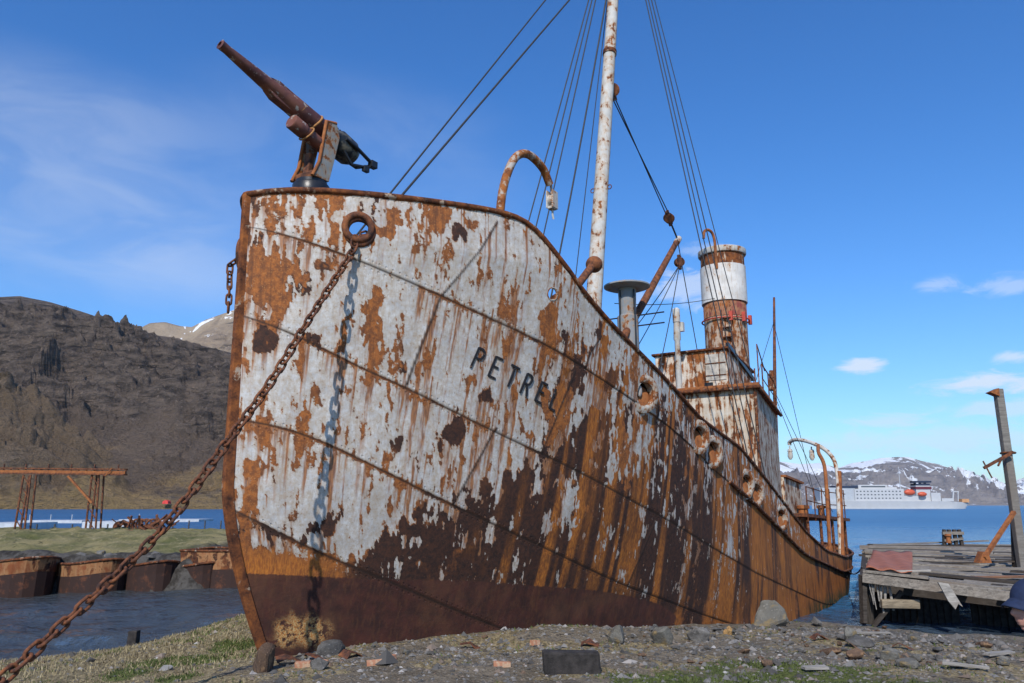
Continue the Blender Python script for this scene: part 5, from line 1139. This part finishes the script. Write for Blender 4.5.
MB().bar((ux(953), 0, vz(501)), (ux(955), 0, vz(491)), 1.0, 1.0).bar((ux(955), 0, vz(491.5)), (ux(960), 0, vz(492)), .8, .8).bar((ux(958.5), 0, vz(501)), (ux(959.5), 0, vz(491)), .7, .7).build('bow_crane', M_sw, cs)
sbox(961, 968, 499.0, 502.4, 5, 'bow_machinery', plain('tan_deck_gear', (.52, .27, .12), .6, .2, 1.), cs)
for r_, v_ in enumerate((491.6, 494.9, 498.3)):
    for k in range(13): MB().box((ux(854.5 + 3.55 * k), -7.52, vz(v_)), (1.3, .12, .9)).build('window', M_win, sup)
sbox(860, 884, 486.4, 487.6, 11.2, 'bridge_window_band', M_win, cs)

# ================================================================== PERSON AT THE RIGHT EDGE
hc_ = at(1037, 606, 4.3); fx_, fy_ = hc_.x, hc_.y; fz_ = gz(fx_, fy_); H_ = hc_.z - fz_
pe = thing('person', 'person in a navy cap walking past at the right edge', 'person', (fx_, fy_, fz_), R(14))
k_ = H_ / 1.62
J = {'pel': (.36, 0, .95), 'sp': (.31, 0, 1.14), 'ch': (.21, 0, 1.35), 'nk': (.075, 0, 1.475), 'hd': (.0, 0, 1.57)}
E_ = [('pel', 'sp'), ('sp', 'ch'), ('ch', 'nk'), ('nk', 'hd')]; Rd = {'pel': .155, 'sp': .14, 'ch': .155, 'nk': .062, 'hd': .07}
for s_, sx in ((1, 'a'), (-1, 'b')):
    J.update({'hip' + sx: (.36, .10 * s_, .90), 'kn' + sx: (.33 - .10 * s_, .10 * s_, .50), 'an' + sx: (.40 - .10 * s_, .10 * s_, .09), 'to' + sx: (.22 - .10 * s_, .11 * s_, .05),
              'sh' + sx: (.20, .19 * s_, 1.42), 'el' + sx: (.27 + .04 * s_, .25 * s_, 1.13), 'wr' + sx: (.20 + .06 * s_, .24 * s_, .90), 'pa' + sx: (.18 + .06 * s_, .235 * s_, .82)})
    E_ += [('pel', 'hip' + sx), ('hip' + sx, 'kn' + sx), ('kn' + sx, 'an' + sx), ('an' + sx, 'to' + sx), ('ch', 'sh' + sx), ('sh' + sx, 'el' + sx), ('el' + sx, 'wr' + sx), ('wr' + sx, 'pa' + sx)]
    Rd.update({'hip' + sx: .10, 'kn' + sx: .068, 'an' + sx: .05, 'to' + sx: .045, 'sh' + sx: .075, 'el' + sx: .055, 'wr' + sx: .034, 'pa' + sx: .036})
    for f_ in range(5):
        a0 = Vector(J['pa' + sx]); dx = (f_ - 1.5) * .019
        if f_ < 4: q1 = a0 + Vector((dx, -.006 * s_, -.05)); q2 = q1 + Vector((.006, -.014 * s_, -(.045, .055, .05, .036)[f_]))
        else: q1 = a0 + Vector((-.045, -.01 * s_, -.01)); q2 = q1 + Vector((-.008, -.012 * s_, -.045))
        J['f%d%s' % (f_, sx)] = tuple(q1); J['g%d%s' % (f_, sx)] = tuple(q2); E_ += [('pa' + sx, 'f%d%s' % (f_, sx)), ('f%d%s' % (f_, sx), 'g%d%s' % (f_, sx))]
        Rd['f%d%s' % (f_, sx)] = .010; Rd['g%d%s' % (f_, sx)] = .0085
ks = list(J); me = bpy.data.meshes.new('body'); me.from_pydata([Vector(J[q]) * k_ for q in ks], [(ks.index(a_), ks.index(b_)) for a_, b_ in E_], [])
ob = bpy.data.objects.new('body', me); COL.objects.link(ob); ob.parent = pe
sk = ob.modifiers.new('skin', 'SKIN'); sk.use_smooth_shade = True
for i, q in enumerate(ks):
    d_ = me.skin_vertices[0].data[i]; r_ = Rd[q] * k_; d_.radius = (r_ * (.72 if q in ('pel', 'sp', 'ch') else 1), r_) if q in ('pel', 'sp', 'ch') else (r_, r_); d_.use_root = (q == 'pel')
ss = ob.modifiers.new('sub', 'SUBSURF'); ss.levels = 2; ss.render_levels = 2
n = NT('person_clothes_and_skin'); z_ = n.sep(n.obj)
cc = n.mix(n.step(z_[2], .935 * k_, .94 * k_), (.03, .032, .04), (.05, .07, .14)); cc = n.mix(n.step(z_[2], .115, .12), (.03, .022, .018), cc)
hand = n.m_('MULTIPLY', n.step(z_[2], .885 * k_, .875 * k_), n.step(n.m_('ABSOLUTE', z_[1]), .19 * k_, .20 * k_)); cc = n.mix(hand, cc, (.55, .30, .23)); cc = n.mix(n.step(z_[2], 1.485 * k_, 1.492 * k_), cc, (.55, .30, .23))
me.materials.append(n.done(cc, .75))
# head with a face, looking along -x
M_skin = plain('face_skin', (.46, .23, .18), .5, .12, 30, 0, .1)
hv = []; hf = []; n1, n2 = 44, 56
for i in range(n1 + 1):
    th_ = math.pi * i / n1
    for j in range(n2):
        ph = 2 * math.pi * j / n2; d_ = Vector((math.sin(th_) * math.cos(ph), math.sin(th_) * math.sin(ph), math.cos(th_)))
        p = Vector((d_.x * .098, d_.y * .076, d_.z * .118))
        if p.z < -.02: p.x += -.012 * min(1, (-.02 - p.z) / .06); p.y *= 1 - .28 * min(1, (-.02 - p.z) / .09)
        y_, z1 = p.y, p.z
        if d_.x < -.2:
            g_ = lambda cy, cz, sy, sz: math.exp(-((y_ - cy) / sy) ** 2 - ((z1 - cz) / sz) ** 2)
            p.x -= .030 * g_(0, -.030, .013, .020) + .016 * g_(0, -.008, .010, .024) + .009 * g_(0, -.066, .022, .007) + .009 * g_(0, -.078, .02, .007) + .013 * g_(0, -.103, .022, .014) + .006 * g_(0, .028, .045, .012)
            p.x += .012 * (g_(.032, .008, .016, .012) + g_(-.032, .008, .016, .012)) + .005 * g_(0, -.0715, .024, .003) + .005 * g_(0, -.088, .025, .006)
        hv.append(p * k_)
for i in range(n1):
    for j in range(n2): hf.append((i * n2 + j, (i + 1) * n2 + j, (i + 1) * n2 + (j + 1) % n2, i * n2 + (j + 1) % n2))
hz = Vector((-.02 * k_, 0, H_))
hd = MB().add([p + hz for p in hv], hf, True).build('head', M_skin, pe)
mb = MB()
for sy in (1, -1): mb.ball(hz + Vector((-.083, .032 * sy, .008)) * k_, .012 * k_, 8)
mb.build('eyes', plain('eye_white', (.5, .48, .46), .3, .5, 60), hd)
mb = MB()
for sy in (1, -1): mb.ball(hz + Vector((.008, .078 * sy, -.005)) * k_, (.018 * k_, .008 * k_, .032 * k_), 8)
mb.build('ears', M_skin, hd)
M_navy = plain('navy_cap_cloth', (.012, .022, .060), .85, .2, 40)
vs = []; fs = []; 
for i in range(9):
    th_ = math.pi / 2 * i / 8
    for j in range(32):
        ph = 2 * math.pi * j / 32; vs.append(hz + Vector((.008 + .108 * math.sin(th_) * math.cos(ph) + .006 * math.cos(th_), .087 * math.sin(th_) * math.sin(ph), .030 + .098 * math.cos(th_) ** .9)) * k_)
for i in range(8):
    for j in range(32): fs.append((i * 32 + j, (i + 1) * 32 + j, (i + 1) * 32 + (j + 1) % 32, i * 32 + (j + 1) % 32))
cap = MB().add(vs, fs, True).build('cap', M_navy, pe)
vs = []
for i in range(11):
    a_ = -1 + 2 * i / 10
    for q in range(5):
        t_ = q / 4; r_ = .098 + .064 * t_ * (1 - .55 * a_ * a_); yy = a_ * .074 * (1 - .1 * t_); vs.append(hz + Vector((-math.sqrt(max(1e-5, r_ * r_ - yy * yy * .8)), yy, .040 - .030 * t_ - .022 * a_ * a_)) * k_)
br2 = MB().add(vs, [(i * 5 + q, i * 5 + q + 1, (i + 1) * 5 + q + 1, (i + 1) * 5 + q) for i in range(10) for q in range(4)], True).build('cap_brim', M_navy, cap); md = br2.modifiers.new('thick', 'SOLIDIFY'); md.thickness = .006
vs = [hz + Vector(q) * k_ for q in ((-.01, .078, .045), (.085, .05, .045), (.1, 0, .045), (.085, -.05, .045), (-.01, -.078, .045), (.0, .072, -.05), (.075, .045, -.075), (.088, 0, -.08), (.075, -.045, -.075), (.0, -.072, -.05))]
MB().add(vs, [(0, 1, 6, 5), (1, 2, 7, 6), (2, 3, 8, 7), (3, 4, 9, 8)], True).build('hair', plain('dark_brown_hair', (.05, .032, .022), .7, .4, 50), pe).modifiers.new('t', 'SOLIDIFY').thickness = .012

# ================================================================== LIGHT, SKY, CAMERA
HAZE = 3.6e-5
SUN_EL, SUN_AZ = R(40), R(191)
sd = Vector((math.cos(SUN_EL) * math.sin(SUN_AZ), math.cos(SUN_EL) * math.cos(SUN_AZ), math.sin(SUN_EL)))
sl = bpy.data.lights.new('sun', 'SUN'); sl.energy = 4.5; sl.angle = R(.5); sl.color = (1, .945, .86)
so = bpy.data.objects.new('sun', sl); COL.objects.link(so); so.rotation_euler = sd.to_track_quat('Z', 'Y').to_euler(); so.location = (0, -20, 40)
wd = bpy.data.worlds.new('World'); scene.world = wd; wd.use_nodes = True; t = wd.node_tree; t.nodes.clear()
nw = lambda k: t.nodes.new(k)
out = nw('ShaderNodeOutputWorld'); bg = nw('ShaderNodeBackground'); t.links.new(bg.outputs[0], out.inputs[0]); bg.inputs[1].default_value = .145
sky = nw('ShaderNodeTexSky'); sky.sky_type = 'NISHITA'; sky.sun_disc = False; sky.sun_elevation = SUN_EL; sky.sun_rotation = SUN_AZ; sky.altitude = 20; sky.air_density = 1.0; sky.dust_density = .35; sky.ozone_density = 1.6
hs_ = nw('ShaderNodeHueSaturation'); hs_.inputs['Saturation'].default_value = 1.30; hs_.inputs['Value'].default_value = 1.06; t.links.new(sky.outputs[0], hs_.inputs['Color'])
tc = nw('ShaderNodeTexCoord'); gen = tc.outputs['Generated']
def wm(op, a, b=0., clamp=False):
    q = nw('ShaderNodeMath'); q.operation = op; q.use_clamp = clamp
    for i, x in enumerate((a, b)):
        if isinstance(x, bpy.types.NodeSocket): t.links.new(x, q.inputs[i])
        else: q.inputs[i].default_value = x
    return q.outputs[0]
def wdot(vec):
    q = nw('ShaderNodeVectorMath'); q.operation = 'DOT_PRODUCT'; t.links.new(gen, q.inputs[0]); q.inputs[1].default_value = vec; return q.outputs['Value']
def wnoise(scale, sc3, detail=7, rough=.6, dist=.3):
    mp = nw('ShaderNodeMapping'); t.links.new(gen, mp.inputs[0]); mp.inputs['Scale'].default_value = sc3
    q = nw('ShaderNodeTexNoise'); t.links.new(mp.outputs[0], q.inputs['Vector']); q.inputs['Scale'].default_value = scale; q.inputs['Detail'].default_value = detail; q.inputs['Roughness'].default_value = rough; q.inputs['Distortion'].default_value = dist; return q.outputs['Fac']
def wstep(x, a, b, lo=0., hi=1.):
    q = nw('ShaderNodeMapRange'); q.interpolation_type = 'SMOOTHSTEP'; t.links.new(x, q.inputs[0])
    for i, v_ in enumerate((a, b, lo, hi)): q.inputs[i + 1].default_value = v_
    return q.outputs[0]
cn = wnoise(17, (1, 1, 2.8), 10, .66, 1.0); cn2 = wnoise(7, (1, 1, 2.6), 8, .58, .6); total = None
CL = [(862, 367, 26, 9, .75, 0), (936, 285, 26, 10, .32, 0), (985, 383, 66, 11, .75, 0), (1012, 357, 20, 8, .6, 0), (685, 288, 54, 26, .5, 0), (1000, 408, 60, 9, .45, 0), (890, 421, 50, 9, .45, 0), (930, 440, 170, 16, .38, 0), (1005, 285, 30, 10, .35, 0), (640, 300, 24, 14, .3, 0), (700, 250, 26, 9, .25, 0), (840, 445, 60, 9, .3, 0)]
for (u, v_, ru, rv, amt, _) in CL:
    c0 = (at(u, v_, 1.) - Vector((0, 0, EYE))).normalized(); cu = c0.cross(Vector((0, 0, 1))).normalized(); cv = cu.cross(c0); q = 1 / FPX / 1.02
    a = wm('DIVIDE', wdot(cu), ru * q); b = wm('DIVIDE', wdot(cv), rv * q); front = wstep(wdot(c0), .5, .7)
    d = wm('SQRT', wm('ADD', wm('MULTIPLY', a, a), wm('MULTIPLY', b, b)))
    m = wm('MULTIPLY', wm('MULTIPLY', wstep(wm('ADD', wm('SUBTRACT', 1.0, d), wm('MULTIPLY', wm('SUBTRACT', cn, .5), 2.4)), .05, .75), amt), front)
    total = m if total is None else wm('MAXIMUM', total, m)
# thin high veil on the left
vl = None
for (u, v_, ru, rv, amt) in [(60, 190, 260, 120, .26), (330, 120, 200, 60, .12), (200, 270, 160, 50, .18), (20, 90, 160, 50, .14), (440, 190, 120, 60, .10)]:
    c0 = (at(u, v_, 1.) - Vector((0, 0, EYE))).normalized(); cu = c0.cross(Vector((0, 0, 1))).normalized(); cv = cu.cross(c0); q = 1 / FPX / 1.02
    a = wm('DIVIDE', wdot(cu), ru * q); b = wm('DIVIDE', wdot(cv), rv * q); d = wm('SQRT', wm('ADD', wm('MULTIPLY', a, a), wm('MULTIPLY', b, b)))
    m = wm('MULTIPLY', wm('MULTIPLY', wstep(wm('SUBTRACT', 1.0, d), -.1, .9), amt), wstep(wdot(c0), .4, .6)); vl = m if vl is None else wm('ADD', vl, m)
total = wm('MAXIMUM', total, wm('MULTIPLY', vl, wstep(cn2, .30, .72, .35, 1.0)), True)
mx = nw('ShaderNodeMix'); mx.data_type = 'RGBA'; t.links.new(total, mx.inputs['Factor']); tn = nw('ShaderNodeMix'); tn.data_type = 'RGBA'; tn.blend_type = 'MULTIPLY'; tn.inputs['Factor'].default_value = 1; t.links.new(hs_.outputs[0], tn.inputs[6]); tn.inputs[7].default_value = (.64, .88, 1.16, 1); t.links.new(tn.outputs[2], mx.inputs[6]); mx.inputs[7].default_value = (6.0, 6.3, 6.7, 1)
t.links.new(mx.outputs[2], bg.inputs[0])

hz_ = MB().box((0, 5860, 380), (23900, 12080, 766.4)).build('haze', bpy.data.materials.new('air_haze')); hz_['kind'] = 'stuff'
hm = hz_.data.materials[0]; hm.use_nodes = True; hm.node_tree.nodes.clear(); ho = hm.node_tree.nodes.new('ShaderNodeOutputMaterial'); hp = hm.node_tree.nodes.new('ShaderNodeVolumePrincipled')
hp.inputs['Density'].default_value = HAZE; hp.inputs['Color'].default_value = (.86, .92, 1, 1); hp.inputs['Anisotropy'].default_value = .2; hm.node_tree.links.new(hp.outputs[0], ho.inputs['Volume'])
scene.cycles.volume_bounces = 0
cam = bpy.data.cameras.new('camera'); cam.sensor_width = 36; cam.lens = FPX / 1024 * 36; cam.clip_end = 60000; cam.clip_start = .1
co = bpy.data.objects.new('camera', cam); COL.objects.link(co); co.location = (0, 0, EYE); co.rotation_euler = (math.pi / 2 + PITCH, 0, 0); scene.camera = co
scene.view_settings.view_transform = 'Standard'; scene.view_settings.look = 'None'; scene.view_settings.exposure = 0; scene.view_settings.gamma = 1
scene.cycles.use_denoising = True; scene.cycles.max_bounces = 6; scene.cycles.diffuse_bounces = 3; scene.cycles.glossy_bounces = 3
